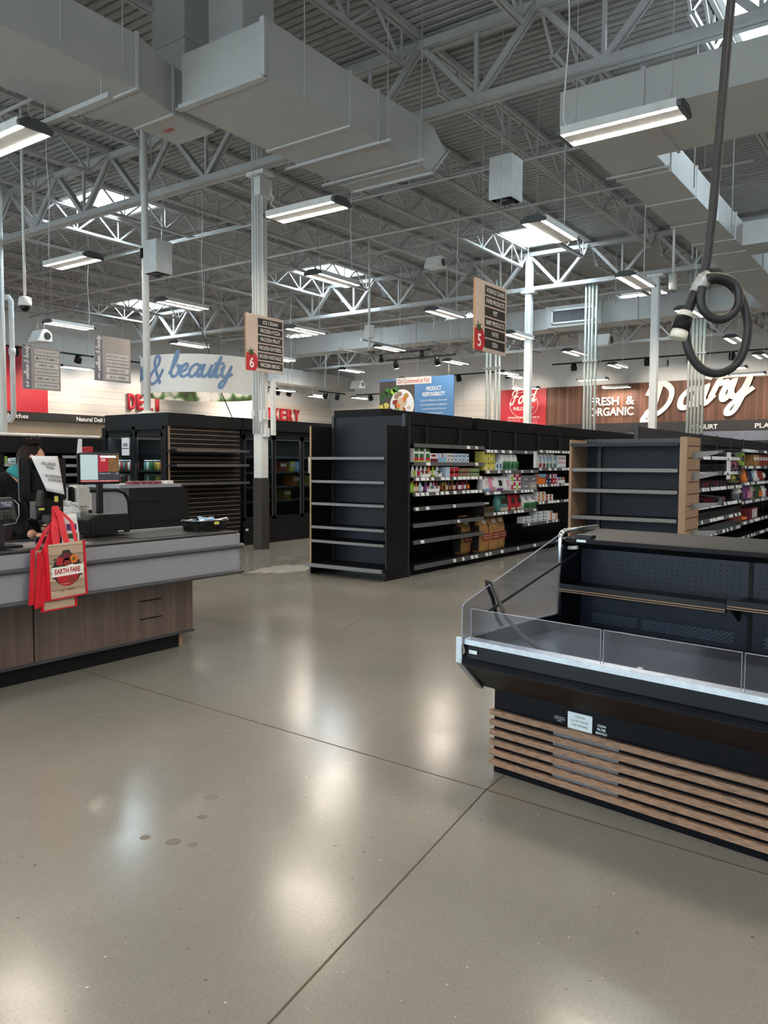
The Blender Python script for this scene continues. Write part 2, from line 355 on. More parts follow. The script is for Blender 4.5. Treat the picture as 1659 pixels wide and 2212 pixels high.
struct(bx(35.94, -6, 3.38, 36, 15.9, 5.17), 'trim_6', 'wood_wall')
struct(bx(8, 28.85, 0, 30, 28.9, 1.0), 'trim_7', 'beige'); struct(bx(8, 29.3, 1.0, 30, 29.4, 3.1), 'trim_8', 'beige')
# saw cuts in the slab
def joint(pts, w=.008):
    mb = MB()
    for p, q in zip(pts, pts[1:]): mb.bar((*p, .0006), (*q, .0006), w, .001)
    return mb
struct(joint([(-2.0,.95),(1.491,1.429),(3.199,1.684),(3.9,1.72),(8,1.9)], .007), 'trim_9', 'joint')
struct(joint([(3.6,8),(3.335,4.727),(3.199,1.684),(3.128,.484),(2.9,-4)], .007), 'trim_10', 'joint')
struct(joint([(5.2,4.25),(7.1,5.0),(9.2,5.25),(12.0,5.6)], .005), 'trim_11', 'joint')
mk = MB()
for (x, y, a, b) in ((1.49,.72,.035,.03),): mk.lathe([(a,0.0002),(a*.9,.0012)], (x, y, 0), 11)
struct(mk, 'trim_12', 'light_mark')
mk = MB()
for x, y, a in ((1.98,2.57,.022),(2.02,2.45,.03),(2.05,2.37,.02),(2.24,2.53,.022),(2.4,2.65,.03)): mk.lathe([(a,0.0002),(a*.9,.001)], (x, y, 0), 9)
struct(mk, 'trim_13', 'concrete_mark')
mk = MB(); random.seed(6); mk.add([(8.35+(.42+random.uniform(-.12, .12))*cos(k*.2618)*1.3, 7.65+(.3+random.uniform(-.1, .1))*sin(k*.2618), .0008) for k in range(24)], [tuple(range(24))])
M('dust', '#8b887e', .6, var=.12, scale=12); struct(mk, 'trim_14', 'dust')
# ------------------------------------------------------------------ roof steel
def girder(x, y0, y1, label):
    t = thing('roof_girder', label, 'girder', (x, y0, 6.45), 'main roof girders')
    MB().box(x-.11, y0, 7.38, x-.015, y1, 7.49).box(x+.015, y0, 7.38, x+.11, y1, 7.49).build('top_chord', 'steel', t)
    MB().box(x-.1, y0, 6.42, x-.015, y1, 6.53).box(x+.015, y0, 6.42, x+.1, y1, 6.53).build('bottom_chord', 'steel', t)
    wb = MB(); y = 1.0
    while y > y0+1.8: y -= 1.8
    while y+1.8 <= y1+.01:
        m = y+.9
        for s in (-.035, .035):
            wb.bar((x+s, y+.06, 7.4), (x+s, m, 6.5), .045, .075); wb.bar((x+s, y+1.74, 7.4), (x+s, m, 6.5), .045, .075)
        wb.bar((x, m, 6.5), (x, m, 7.4), .05, .05); y += 1.8
    wb.build('web', 'steel', t)
girder(9.9, -8.9, 29.3, 'nearest steel roof girder, crossing behind the big duct above the checkout')
girder(21.2, -8.9, 29.3, 'second steel roof girder, over the middle of the store above the long cross duct')
girder(32.4, -8.9, 29.3, 'farthest steel roof girder, high in front of the dairy wall')
def joist(x0, x1):
    t = thing('roof_joist', 'slim open web steel joist under the corrugated roof deck', 'joist', (x0, 0, 7.5), 'roof joists')
    MB().box(x0, -.07, 7.52, x1, -.012, 7.6).box(x0, .012, 7.52, x1, .07, 7.6).build('top_chord', 'steel', t)
    b0, b1 = x0+.5, x1-.5
    MB().box(b0, -.05, 7.0, b1, -.012, 7.055).box(b0, .012, 7.0, b1, .05, 7.055).build('bottom_chord', 'steel', t)
    wb = MB(); nn = max(2, round((b1-b0)/1.2)); st = (b1-b0)/nn
    wb.bar((x0+.05, 0, 7.52), (b0, 0, 7.03), .035)
    for i in range(nn):
        a = b0+i*st
        wb.bar((a, 0, 7.03), (a+st/2, 0, 7.52), .035); wb.bar((a+st/2, 0, 7.52), (a+st, 0, 7.03), .035)
        wb.bar((a+st, 0, 7.03), (a+st, 0, 7.52), .025)
    wb.bar((b1, 0, 7.03), (x1-.05, 0, 7.52), .035)
    wb.build('web', 'steel', t); return t
for x0, x1 in ((.5, 9.9), (9.9, 21.2), (21.2, 32.4), (32.4, 36)):
    first = None
    for k in range(-2 if x0 > 15 else 0, 16):
        y = 1.0+1.8*k-.0
        if first is None: first = joist(x0, x1); first.location.y = y; continue
        dup(first, (x0, y, 7.5))
for i, x in enumerate((5.6, 13.6, 17.4, 25.0, 28.6)):
    tag(MB().box(x, -3, 7.06, x+.05, 29.2, 7.065).box(x, -3, 7.06, x+.006, 29.2, 7.11).box(x+.6, -3, 7.47, x+.605, 29.2, 7.51).build('joist_bridging', 'steel'),
        f'long thin bridging angle tied across the roof joists, {ORD[i+1]} one back from the camera', 'bridging', 'joist bridging angles')
pm = []
for i, (x, z, y0, y1, r) in enumerate(((6.9, 6.9, 9.3, 29, .03), (12.9, 6.75, -3, 20, .022), (15.3, 6.8, 3, 29, .03), (23.5, 6.6, -3, 25, .035), (27.2, 6.5, -3, 28, .04))):
    o = MB().cyl((x, y0, z), (x, y1, z), r, 8); yy = y0+.8
    while yy < y1: o.cyl((x, yy, z), (x, yy, 7.6), .008, 5); yy += 3.6
    tag(o.build('sprinkler_pipe', 'pipe'), f'white sprinkler pipe slung across under the joists, {ORD[i+1]} back from the camera', 'pipe', 'sprinkler pipes')
def strut(x, y0, y1, z, label, zt=7.63):
    t = thing('strut_channel', label, 'strut', (x, y0, z), 'hanging strut channels')
    MB().box(x-.03, y0, z, x+.03, y1, z+.05).build('channel', 'steel', t)
    h = MB()
    for y in (y0+.15, y1-.15): h.cyl((x, y, z+.04), (x, y, zt), .007, 5)
    h.build('rod', 'steel', t)
strut(4.9, 5.9, 8.0, 6.05, 'bare strut channel hung along in front of the left duct')
strut(5.1, 7.0, 8.3, 5.15, 'pale strut channel directly above the nearest left light', 5.43)
# ------------------------------------------------------------------ ducts
def ductbox(x0, y0, z0, x1, y1, z1): return MB().box(x0, y0, z0, x1, y1, z1)
def seams(parent, axis, ps, lo, hi, z0, z1, t=.02, wd=.035):
    for p in ps:
        s = MB()
        if axis == 'x':
            s.box(p-wd/2, lo-t, z0-t, p+wd/2, lo, z1+t); s.box(p-wd/2, hi, z0-t, p+wd/2, hi+t, z1+t); s.box(p-wd/2, lo, z0-t, p+wd/2, hi, z0); s.box(p-wd/2, lo, z1, p+wd/2, hi, z1+t)
        else:
            s.box(lo-t, p-wd/2, z0-t, lo, p+wd/2, z1+t); s.box(hi, p-wd/2, z0-t, hi+t, p+wd/2, z1+t); s.box(lo, p-wd/2, z0-t, hi, p+wd/2, z0); s.box(lo, p-wd/2, z1, hi, p+wd/2, z1+t)
        s.build('flange', 'seam', parent)
def rods(parent, pts, z, r=.006):
    h = MB()
    for x, y in pts: h.cyl((x, y, z), (x, y, 7.63), r, 5)
    h.build('hanger_rod', 'steel', parent)
t = thing('supply_duct', 'big grey box duct with a blanked front end, hanging over the aisle centre', 'duct', (6.1, 5.81, 5.4))
ductbox(6.1, 5.81, 5.4, 9.05, 7.1, 6.0).build('duct_body', 'duct', t, .004)
bx(6.075, 5.86, 5.46, 6.1, 7.07, 5.97).build('end_cap', 'duct', t, .004)
MB().box(6.04, 5.83, 5.4, 6.09, 7.1, 5.44).box(6.05, 5.8, 5.42, 6.09, 5.86, 6.0).box(6.02, 5.79, 5.385, 6.1, 7.12, 5.395).build('end_flange', 'seam', t)
seams(t, 'x', (7.47, 8.03, 8.95), 5.81, 7.1, 5.4, 6.0)
MB().prism([(9.05,5.81,5.4),(9.25,5.81,5.4),(9.62,5.81,5.78),(9.3,5.81,6.0),(9.05,5.81,6.0)], (0,1.29,0)).build('angled_boot', 'duct', t)
MB().bar((9.25,5.79,5.385),(9.66,5.79,5.8),.03).bar((9.25,5.79,5.385),(9.25,7.12,5.385),.03).bar((9.25,7.12,5.385),(9.66,7.12,5.8),.03).build('boot_flange', 'seam', t)
MB().box(8.0, 5.6, 5.36, 8.03, 7.3, 5.385).box(8.75, 5.6, 5.36, 8.78, 7.3, 5.385).build('trapeze_strut', 'steel', t)
rods(t, ((8.02, 5.66), (8.02, 7.25), (8.77, 5.66), (8.77, 7.25), (6.6, 5.74)), 5.36)
t = thing('return_duct', 'grey box duct stepping down in size along the left, marked RTU-2 underneath', 'duct', (5.5, 7.1, 5.4))
bx(3.3, 7.1, 5.42, 5.5, 8.25, 5.97).build('duct_body', 'duct', t, .004)
MB().add([(5.5,7.1,5.42),(5.5,8.2,5.42),(6.1,7.9,5.4),(6.1,7.25,5.4),(5.5,7.1,5.97),(5.5,8.2,5.97),(6.1,7.9,5.92),(6.1,7.25,5.92)],
         [(0,1,2,3),(4,7,6,5),(0,3,7,4),(1,5,6,2),(2,6,7,3),(0,4,5,1)]).build('taper', 'duct', t)
bx(6.1, 7.25, 5.4, 6.72, 7.9, 5.92).build('outlet_section', 'duct', t, .004)
seams(t, 'x', (5.5,), 7.1, 8.22, 5.42, 5.97); seams(t, 'x', (6.1,), 7.25, 7.9, 5.4, 5.92)
lb = bx(6.33, 7.56, 5.393, 6.38, 7.56+.16, 5.3985).build('label_plate', 'red', t); lb['label'] = 'small red plate'
text('RTU-2', (6.355, 7.64, 5.392), (Vector((0,-1,0)), Vector((-1,0,0))), 'letter_white', lb, .035, .14, ext=-.0005)
rods(t, ((4.6, 7.06), (5.3, 7.06), (4.6, 8.28)), 5.5)
t = thing('duct_riser', 'left of two square duct risers going up to the roof behind the return duct', 'duct', (6.9, 8.0, 5.9), 'duct risers')
bx(6.6, 7.62, 5.93, 7.0, 8.22, 7.6).build('riser_body', 'duct', t, .004); MB().box(6.57, 7.59, 6.55, 7.03, 8.25, 6.6).build('flange', 'seam', t)
t = thing('duct_riser', 'right of two square duct risers going up to the roof, above the blanked duct end', 'duct', (6.9, 6.9, 5.9), 'duct risers')
bx(6.5, 6.55, 6.0, 7.0, 7.1, 7.6).build('riser_body', 'duct', t, .004); MB().box(6.47, 6.52, 6.95, 7.03, 7.13, 6.99).build('flange', 'seam', t)
t = thing('upper_duct', 'larger duct box at the top left corner above the return duct', 'duct', (3.5, 8, 5.9))
bx(2.6, 8.1, 5.99, 4.9, 10.2, 6.9).build('duct_body', 'duct', t, .004); MB().box(4.88, 8.08, 5.975, 4.92, 10.2, 6.92).build('flange', 'seam', t)
t = thing('branch_duct', 'grey duct elbow crossing at top right then running away down the right side', 'duct', (8.97, 3.87, 5.4))
bx(8.97, .6, 5.4, 10.4, 3.87, 5.83).build('cross_section', 'duct', t, .004); seams(t, 'y', (2.9, 1.55), 8.97, 10.4, 5.4, 5.83)
bx(10.4, 3.17, 5.4, 21.6, 3.87, 5.83).build('long_section', 'duct', t, .004); seams(t, 'x', (11.0, 12.3, 13.6, 14.9, 15.8, 17.4), 3.17, 3.87, 5.4, 5.83)
MB().box(10.75, 3.1, 5.36, 10.78, 3.95, 5.385).build('trapeze_strut', 'steel', t)
MB().box(15.5, 2.75, 5.42, 16.3, 3.17, 5.83).build('side_tap', 'duct', t)
MB().box(15.52, 2.6, 5.44, 16.28, 2.75, 5.8).build('tap_end', 'duct', t)
rods(t, ((14.4, 3.12), (12.0, 3.12), (12.0, 3.92), (17.4, 3.92)), 5.45, .01)
t = thing('main_duct', 'long grey duct with a side grille crossing the middle of the store', 'duct', (21.5, 3.3, 5.4))
bx(21.6, 3.3, 5.4, 22.4, 9.6, 6.0).build('duct_body', 'duct', t, .004); bx(21.75, 9.6, 5.4, 22.45, 20.5, 6.0).build('narrow_section', 'duct', t, .004)
seams(t, 'y', (4.2, 5.6, 7.0, 8.0, 9.6), 21.6, 22.4, 5.4, 6.0); seams(t, 'y', (11.0, 12.6, 14.2, 16, 17.8, 19.4), 21.75, 22.45, 5.4, 6.0)
g = MB().box(21.57, 8.15, 5.5, 21.6, 9.45, 5.54).box(21.57, 8.15, 5.86, 21.6, 9.45, 5.9).box(21.57, 8.15, 5.5, 21.6, 8.19, 5.9).box(21.57, 9.41, 5.5, 21.6, 9.45, 5.9).build('grille_frame', 'white', t)
g2 = MB()
for k in range(30): g2.box(21.585, 8.2+k*.041, 5.54, 21.6, 8.222+k*.041, 5.86)
g2.build('louvres', 'dark_metal', g)
rods(t, ((21.6, 10.2), (21.6, 12), (21.6, 14), (21.6, 7.6), (21.6, 16)), 5.9, .012)
t = thing('wall_duct', 'grey duct run high along the deli wall near the far corner', 'duct', (27, 28, 5.6))
bx(25.5, 27.6, 5.55, 36, 28.6, 6.3).build('duct_body', 'duct', t); seams(t, 'x', (27.5, 29.5, 31.5, 33.5), 27.6, 28.6, 5.55, 6.3)
# ------------------------------------------------------------------ columns and pipes
def column(x, y, top, gz, label, parts=True):
    t = thing('steel_column', label, 'column', (x, y, 0), 'roof columns')
    bx(x-.09, y-.09, gz, x+.09, y+.09, top).build('shaft', 'white', t, .006)
    MB().box(x-.098, y-.098, 0, x+.098, y+.098, gz).build('base_wrap', 'dark_wrap', t)
    MB().box(x-.13, y-.2, 6.36, x+.13, y+.2, 6.42).build('bracket', 'white', t)
    return t
M('dark_wrap', '#3e3a36', .5)
t = column(10.05, 9.75, 7.4, 1.24, 'white steel column with conduits and a dark lower wrap, beside the freezer doors')
c = MB()
for dx, dy in ((-.11, -.06), (-.11, 0), (-.11, .06), (-.05, -.11)): c.cyl((10.05+dx, 9.75+dy, 2.0), (10.05+dx, 9.75+dy, 6.9), .022, 8)
c.build('conduit', 'white', t)
c = MB().box(9.93, 9.63, 2.2, 9.97, 9.7, 2.4).box(9.98, 9.6, 2.25, 10.08, 9.66, 2.42).box(10.0, 9.58, 1.95, 10.1, 9.66, 2.1).box(9.92, 9.78, 2.3, 9.95, 9.86, 2.4); c.box(10.13, 9.53, 2.05, 10.2, 9.6, 2.95).box(10.12, 9.54, 1.98, 10.21, 9.59, 2.2); c.build('junction_box', 'white', t, .004)
MB().box(9.9, 9.6, 6.0, 10.2, 9.75, 6.3).build('clamp', 'white', t)
column(21.2, 9.98, 7.45, 1.0, 'white steel column rising beyond the middle shelving next to the aisle 5 sign')
column(21.2, 6.4, 6.5, 1.0, 'slim white column in front of the script D on the dairy wall')
def bundle(ys, label, top):
    for k, y in enumerate(ys): pass
    t = thing('conduit_bundle', label, 'pipes', (21.2, ys[0], 1.9))
    for y in ys: MB().cyl((21.2, y, 0), (21.2, y, top), .036, 8).build('conduit', 'conduit', t)
    MB().box(21.15, min(ys)-.06, 4.3, 21.19, max(ys)+.06, 4.36).build('clamp_bar', 'metal', t)
bundle((11.32, 11.2, 11.02, 10.9), 'four upright grey conduits just left of the tall white middle column', 6.9)
bundle((8.28, 8.18, 8.09, 7.98), 'four upright grey conduits standing before the fresh and organic lettering', 6.5)
bundle((5.52, 5.43, 5.34, 5.25, 5.16), 'five upright conduits standing before the script dairy letters', 6.7)
t = thing('vent_pipe', 'tall painted pipe standing on the freezer block left of the wellness ring sign', 'pipe', (8.85, 11.27, 2.32))
MB().cyl((8.85, 11.27, 2.32), (8.85, 11.27, 7.5), .06, 12).build('pipe', 'white', t)
MB().lathe([(.16,0),(.16,.03),(.09,.05),(.065,.07)], (8.85, 11.27, 2.32), 16).build('roof_flange', 'white', t)
MB().lathe([(.072,0),(.085,.02),(.085,.05),(.072,.08),(.085,.11),(.085,.15),(.07,.17)], (8.85, 11.27, 4.95), 16).build('coupling', 'matte_black', t)
t = thing('riser_pipe', 'painted riser pipe at the far left edge beside the red panel', 'pipe', (9.4, 16.75, 0))
MB().cyl((9.38, 16.85, 0), (9.38, 16.85, 7.4), .1, 10).build('pipe', 'white', t)
t = thing('drain_pipe', 'white drain pipe with bends coming down at the left edge over the deli case', 'pipe', (9.9, 17.3, 2.3))
MB().tube([(9.9, 17.9, 5.2), (9.9, 17.4, 5.2), (9.9, 17.3, 5.1), (9.9, 17.3, 2.55), (9.9, 17.4, 2.45), (9.9, 19, 2.45)], .06, 10).build('pipe', 'white', t)
MB().cyl((9.9, 17.3, 3.9), (9.9, 17.3, 4.05), .075, 10).build('coupling', 'white', t)
# ------------------------------------------------------------------ hanging lights
def light(zt=7.655):
    t = thing('hanging_light', 'x', 'light', (0, 0, 5.0), 'twin tube hanging lights')
    MB().box(-.6, -.19, 5.03, .6, .19, 5.07).box(-.6, -.1, 4.995, .6, .1, 5.03).box(-.6, -.19, 4.985, .6, -.18, 5.03).box(-.6, .18, 4.985, .6, .19, 5.03).build('housing', 'led_white', t)
    for s in (-1, 1): MB().prism([(s*.6, -.19, 4.985), (s*.6, -.2, 5.03), (s*.6, -.1, 5.085), (s*.6, .1, 5.085), (s*.6, .2, 5.03), (s*.6, .19, 4.985)], (s*.045, 0, 0)).build('end_cap', 'led_body', t)
    for s in (-1, 1): MB().box(-.59, s*.14-.036, 4.992, .59, s*.14+.036, 5.02).build('tube', 'tube', t)
    for x in (-.5, .5): MB().cyl((x, -.12, 5.07), (x, 0, 5.2), .003, 4).cyl((x, .12, 5.07), (x, 0, 5.2), .003, 4).cyl((x, 0, 5.2), (x, 0, zt), .004, 4).build('hanger_wire', 'steel', t)
    MB().tube(smooth([(.45, .05, 5.08), (.62, .05, 5.2), (.58, .04, 5.2+(zt-5.2)*.4), (.63, .05, 5.2+(zt-5.2)*.7), (.6, .05, zt)]), .008, 5).build('power_cord', 'white', t)
    return t
L0 = light()
LX = {'aisle 5': (5.03, (11.4, 15.4, 19.3, 24.1)), 'aisle 6': (9.75, (12.05, 16.2, 20.1, 24.1, 28.1)), 'the wellness section': (14.05, (12.05, 16.2, 20.1, 24.1, 28.1)),
      'the deli side': (18.6, (12.2, 16.2, 20.1, 24.1, 28.1))}
first = True
for nm, (y, xs) in LX.items():
    for k, x in enumerate(xs):
        lab = f'lit twin tube light over {nm}, {ORD[k+1]} in its row from the camera'
        if first: L0.location = (x, y, 5.0); L0['label'] = lab; first = False
        else: dup(L0, (x, y, 5.0), 0, lab)
L1 = light(5.41); L1.location = (8.6, 7.45, 5.0); L1.rotation_euler = (0, 0, pi/2); L1['label'] = 'lit crosswise twin tube light just below the end of the big centre duct'
dup(L1, (4.88, 8.6, 5.0), pi/2, 'lit twin tube light at the left edge under the return duct')
for x, y, lab in ((8.4, 12.7, 'lit crosswise twin tube light above the left end of the freezer block'), (8.32, 2.9, 'big lit crosswise twin tube light at upper right under the branch duct')):
    dup(L0, (x, y, 5.0), pi/2, lab)
for x, y, z, r, lab in ((31.5, 26.5, 4.9, 0, 'small lit light low in front of the bakery wall, left one'), (33.4, 25.2, 4.9, 0, 'small lit light low in front of the bakery wall, right one'), (28, 25.6, 4.9, 0, 'lit light just right of the numbered frozen sign at the bakery wall'),
        (17.2, 25.9, 4.9, 0, 'lit light hanging between the two grey wellness signs'), (29.4, 14.3, 5, 0, 'lit light near the food philosophy banner, upper one'), (34.2, 16.2, 5, pi/2, 'lit light hanging right before the top of the red food banner'),
        (32.1, 12.2, 5, pi/2, 'upper lit light above the fresh and organic letters'), (35.3, 12.3, 4.95, pi/2, 'lower lit light above the fresh and organic letters'), (31, 6.7, 5, pi/2, 'upper lit light above the dairy script letters'), (33.4, 6.5, 5, pi/2, 'lower lit light above the dairy script letters'),
        (28.1, 5.05, 5, 0, 'far lit light seen through the loop of the hanging cable')):
    dup(L0, (x, y, z), r, lab)

# unseen lamps added on the same grid around the camera to light the foreground
for i, (x, y) in enumerate(((4.4, -.6), (.4, 4.6), (.4, -.6), (-3.6, 4.6), (-3.6, -.6), (.4, 9.8), (-3.6, 9.8), (4.4, -5.0), (.4, -5.0), (8.4, -2.2), (8.4, -6), (-3.6, 14.5), (1.5, 14.5), (12.5, -1.5), (12.5, -5.5), (4.4, 1.6))):
    dup(L0, (x, y, 5.0), pi/2, f'added twin tube light brightening the foreground from outside the picture, {ORD[i % 12+1]} {"near" if i < 12 else "outer"} one')
# ------------------------------------------------------------------ shelving helpers
def shelf_x(parent, x0, x1, y0, y1, z, front='y0', rail='rail', nm='shelf', rh=.045, th=.025, tags=0, gap=.004):
    """a shelf whose front edge lies on the y0 side, with its price rail as a sub-part"""
    s = bx(x0+gap, y0+.012, z-th, x1-gap, y1, z).build(nm, 'shelf_black', parent)
    MB().prism([(x0+gap, y0+.012, z+.004), (x0+gap, y0+.012, z-rh), (x0+gap, y0-.012, z-rh-.004), (x0+gap, y0, z+.004)], (x1-x0-2*gap, 0, 0)).build('price_rail', rail, s)
    if tags:
        m = MB(); k = max(1, int((x1-x0)/.13)); random.seed(int(x0*100+z*1000))
        for i in range(k):
            if random.random() < tags: xa = x0+.04+i*(x1-x0-.08)/k; m.prism([(xa, y0-.002, z-.002), (xa, y0-.0125, z-rh+.002), (xa, y0-.0145, z-rh+.002), (xa, y0-.004, z-.002)], (.06+.05*random.random(), 0, 0))
        if m.v: m.build('price_tags', 'paper', s)
    return s
# ------------------------------------------------------------------ end shelf of the left gondola
t = thing('gondola_end_shelf', 'black empty end shelf with five grey edged shelves, next to the freezer aisle', 'shelf', (8.2, 5.79, 0), 'gondola end shelves')
bx(8.66, 5.83, .12, 8.69, 7.02, 2.13).build('back_panel', 'navy', t)
for y in (5.815, 7.0): MB().box(8.63, y-.02, .02, 8.69, y+.02, 2.15).build('upright', 'dark_metal', t)
bx(8.22, 5.79, .1, 8.68, 5.808, 1.985).build('side_panel', 'black', t, .002)
p = bx(8.22, 7.035, .1, 8.68, 7.053, 2.0).build('side_panel', 'black', t, .002)
bx(8.205, 7.035, .1, 8.22, 7.053, 2.0).build('edge_strip', 'tan_edge', p)
for z in (1.58, 1.27, .97, .655, .465):
    s = bx(8.25, 5.815, z-.022, 8.65, 7.03, z).build('shelf', 'shelf_black', t)
    bx(8.2, 5.82, z-.032, 8.25, 7.03, z+.004).build('price_rail', 'grey_rail', s, .004)
s = bx(8.15, 5.8, .125, 8.66, 7.06, .15).build('base_shelf', 'shelf_black', t); bx(8.13, 5.8, .105, 8.155, 7.08, .155).build('price_rail', 'grey_rail', s)
MB().box(8.2, 5.8, .0, 8.66, 5.82, .125).box(8.2, 7.03, 0, 8.66, 7.05, .125).box(8.6, 5.82, 0, 8.62, 7.03, .125).build('kick_plate', 'black', t)
# ------------------------------------------------------------------ left gondola run (aisle 5 side faces the camera)
G1 = thing('gondola_shelving', 'long black aisle shelving with snack boxes, pouches and pet food bags, facing the camera side', 'shelving', (8.75, 5.78, 0), 'gondola shelving runs')
bx(8.75, 6.23, .02, 19.5, 7.04, 2.04).build('back_panel', 'matte_black', G1)
for a, b in ((8.72, 11.2), (11.36, 19.56)): bx(a, 6.225, 2.05, b, 7.05, 2.235).build('header_panel', 'matte_black', G1, .004)
MB().box(8.7, 5.78, 0, 8.74, 5.83, 2.13).build('upright', 'dark_metal', G1)
for i in range(11): bx(8.83+i*.972, 6.2, 1.75, 8.86+i*.972, 6.235, 2.05).build('upright', 'dark_metal', G1)
bx(8.74, 5.84, 0, 19.5, 5.86, .1).build('kick_plate', 'matte_black', G1)
SA = [1.765, 1.52, 1.315, 1.11, .915, .69, .465]; SB = [1.72, 1.4, 1.07, .74]; SCC = [1.745, 1.435, 1.15, .85]
for z in SA:
    for a in (8.86, 9.85): shelf_x(G1, a, a+.975, 5.8, 6.22, z, tags=.85 if z in (1.11, 1.315) else .3 if z == 1.52 else .12)
for z in SB:
    for a, b in ((10.85, 11.81), (11.82, 12.78)): shelf_x(G1, a, b, 5.8, 6.22, z, tags=.5)
for z in SCC:
    for a, b in ((12.8, 13.76), (13.77, 14.73), (14.75, 15.7), (15.71, 16.6)): shelf_x(G1, a, b, 5.8, 6.22, z, tags=.7)
shelf_x(G1, 12.22, 13.72, 5.8, 6.22, .5, tags=.6)
for a in range(11): shelf_x(G1, 8.86+a*.975, 8.86+(a+1)*.975, 5.78, 6.22, .13, nm='base_shelf', rh=.05, tags=.2)
# ------------------------------------------------------------------ goods on that run
def carton(nm, lab, cat, grp, x0, x1, y, d, z, h, mat, prints=(), parent=None):
    """a printed carton: prints = (x0,x1,z0,z1 as shares of the front, material)"""
    o = bx(x0, y, z, x1, y+d, z+h).build(nm, mat, None, .002, 1)
    tag(o, lab, cat, grp)
    for (a, b, c, e, m) in prints:
        q = MB().box(x0+a*(x1-x0), y-.0015, z+c*h, x0+b*(x1-x0), y+.001, z+e*h).build('print', m); adopt(q, o)
    return o
def pouch(nm, lab, cat, grp, x, y, z, wd, h, mat, cap=None, band=None, d=None):
    d = d or wd*.7; mb = MB(); ring = [(1, .0), (1.02, .25), (.95, .6), (.75, .86), (.35, .97)]
    n = 10; vs = []
    for k, (sc, zz) in enumerate(ring):
        for i in range(n):
            a = 2*pi*i/n; vs.append((x+wd/2*sc*cos(a), y+d/2*(sc if zz < .5 else sc*(1.15-zz))*sin(a), z+zz*h))
    m = len(ring); mb.add(vs, [(i*n+k, i*n+(k+1) % n, (i+1)*n+(k+1) % n, (i+1)*n+k) for i in range(m-1) for k in range(n)], True)
    mb.f += [tuple(range(n))[::-1], tuple(range((m-1)*n, m*n))]; mb.sm += [False]*2
    o = tag(mb.build(nm, mat), lab, cat, grp)
    if cap: adopt(MB().cyl((x, y, z+h*.95), (x, y, z+h*1.12), wd*.17, 8).build('cap', cap), o)
    if band: adopt(MB().box(x-wd*.33, y-d/2-.004, z+h*.15, x+wd*.33, y-d/2+.01, z+h*.55).build('print', band), o)
    return o
def bag(nm, lab, cat, grp, x0, x1, y, d, z, h, mat, prints=(), lean=0., pinch=.45):
    """a filled bag with a rounded belly and a pinched top"""
    mb = MB(); n = 12; cx = (x0+x1)/2; w2 = (x1-x0)/2; vs = []; prof = [(0, .92, .9), (.06, 1, 1), (.35, 1.0, 1.08), (.65, .97, .9), (.85, .95, pinch), (1, .97, .06)]
    sq = lambda v: math.copysign(abs(v)**.55, v)
    for zz, a, b in prof:
        for i in range(n):
            t_ = 2*pi*(i+.5)/n; vs.append((cx+w2*a*sq(cos(t_))+lean*zz*h*.3, y+d/2+d/2*b*sq(sin(t_))+lean*zz*h*.1, z+zz*h))
    m = len(prof); mb.add(vs, [(i*n+k, i*n+(k+1) % n, (i+1)*n+(k+1) % n, (i+1)*n+k) for i in range(m-1) for k in range(n)], True)
    mb.f += [tuple(range(n))[::-1], tuple(range((m-1)*n, m*n))]; mb.sm += [False]*2
    o = tag(mb.build(nm, mat), lab, cat, grp)
    for (a, b, c, e, mt) in prints:
        q = MB()
        rows = 4; P = []
        for j in range(rows+1):
            zz = c+(e-c)*j/rows; bb = 1.08-abs(zz-.35)*.45 if zz < .65 else .93-(zz-.65)*2.2
            for xx in (a, b): P.append((x0+xx*(x1-x0)+lean*zz*h*.3, y+d/2-d/2*bb-.004+lean*zz*h*.1, z+zz*h))
        q.add(P, [(2*j, 2*j+1, 2*j+3, 2*j+2) for j in range(rows)]); adopt(q.build('print', mt), o)
    return o
def jar(nm, lab, cat, grp, x, y, z, r, h, mat, lid='lid'):
    o = tag(MB().lathe([(r*.95,0),(r,.008),(r,h*.72),(r*.8,h*.8)], (x, y, z), 10).build(nm, mat), lab, cat, grp)
    adopt(MB().lathe([(r*.88,h*.8),(r*.88,h)], (x, y, z), 10).build('lid', lid), o); return o
YF = 5.815
for x0, x1, lab in ((8.885, 9.005, 'green fruit juice carton, first from the left on the second shelf'), (9.012, 9.13, 'green fruit juice carton touching the right of the first one'), (9.17, 9.285, 'green fruit juice carton standing apart beside the dark red box')):
    o = carton('juice_carton', lab, 'carton', 'green fruit juice cartons', x0, x1, YF, .12, 1.52, .185, 'white', ((0,1,0,.12,'lime'),(.05,.95,.12,.34,'red'),(.1,.9,.34,.62,'dkgreen'),(.05,.95,.78,1,'leaf')))
carton('cereal_bar_box', 'dark red and white box right of the green juice cartons', 'box', None, 9.3, 9.49, YF, .14, 1.52, .125, 'paper', ((0,1,0,.42,'maroon'),(.1,.7,.62,.85,'maroon')))
carton('cracker_box', 'wide pale blue box with a red mark next to the row of slim blue boxes', 'box', None, 9.505, 9.72, YF, .14, 1.52, .125, 'ltblue', ((.05,.46,.1,.55,'sky_blue'),(.54,.95,.1,.55,'sky_blue'),(.45,.58,.55,.95,'red')))
for k, x in enumerate((9.73, 9.83, 9.94, 10.05, 10.16, 10.28)):
    carton('formula_box', 'slim pale blue box in the row of six on the second shelf', 'box', 'slim pale blue boxes', x, x+.094, YF, .14, 1.52, .13, 'ltblue' if k > 1 else 'sign_pale', ((.3,.95,.66,.76,'dkblue'),(.4,.7,.2,.36,'slate_text')))
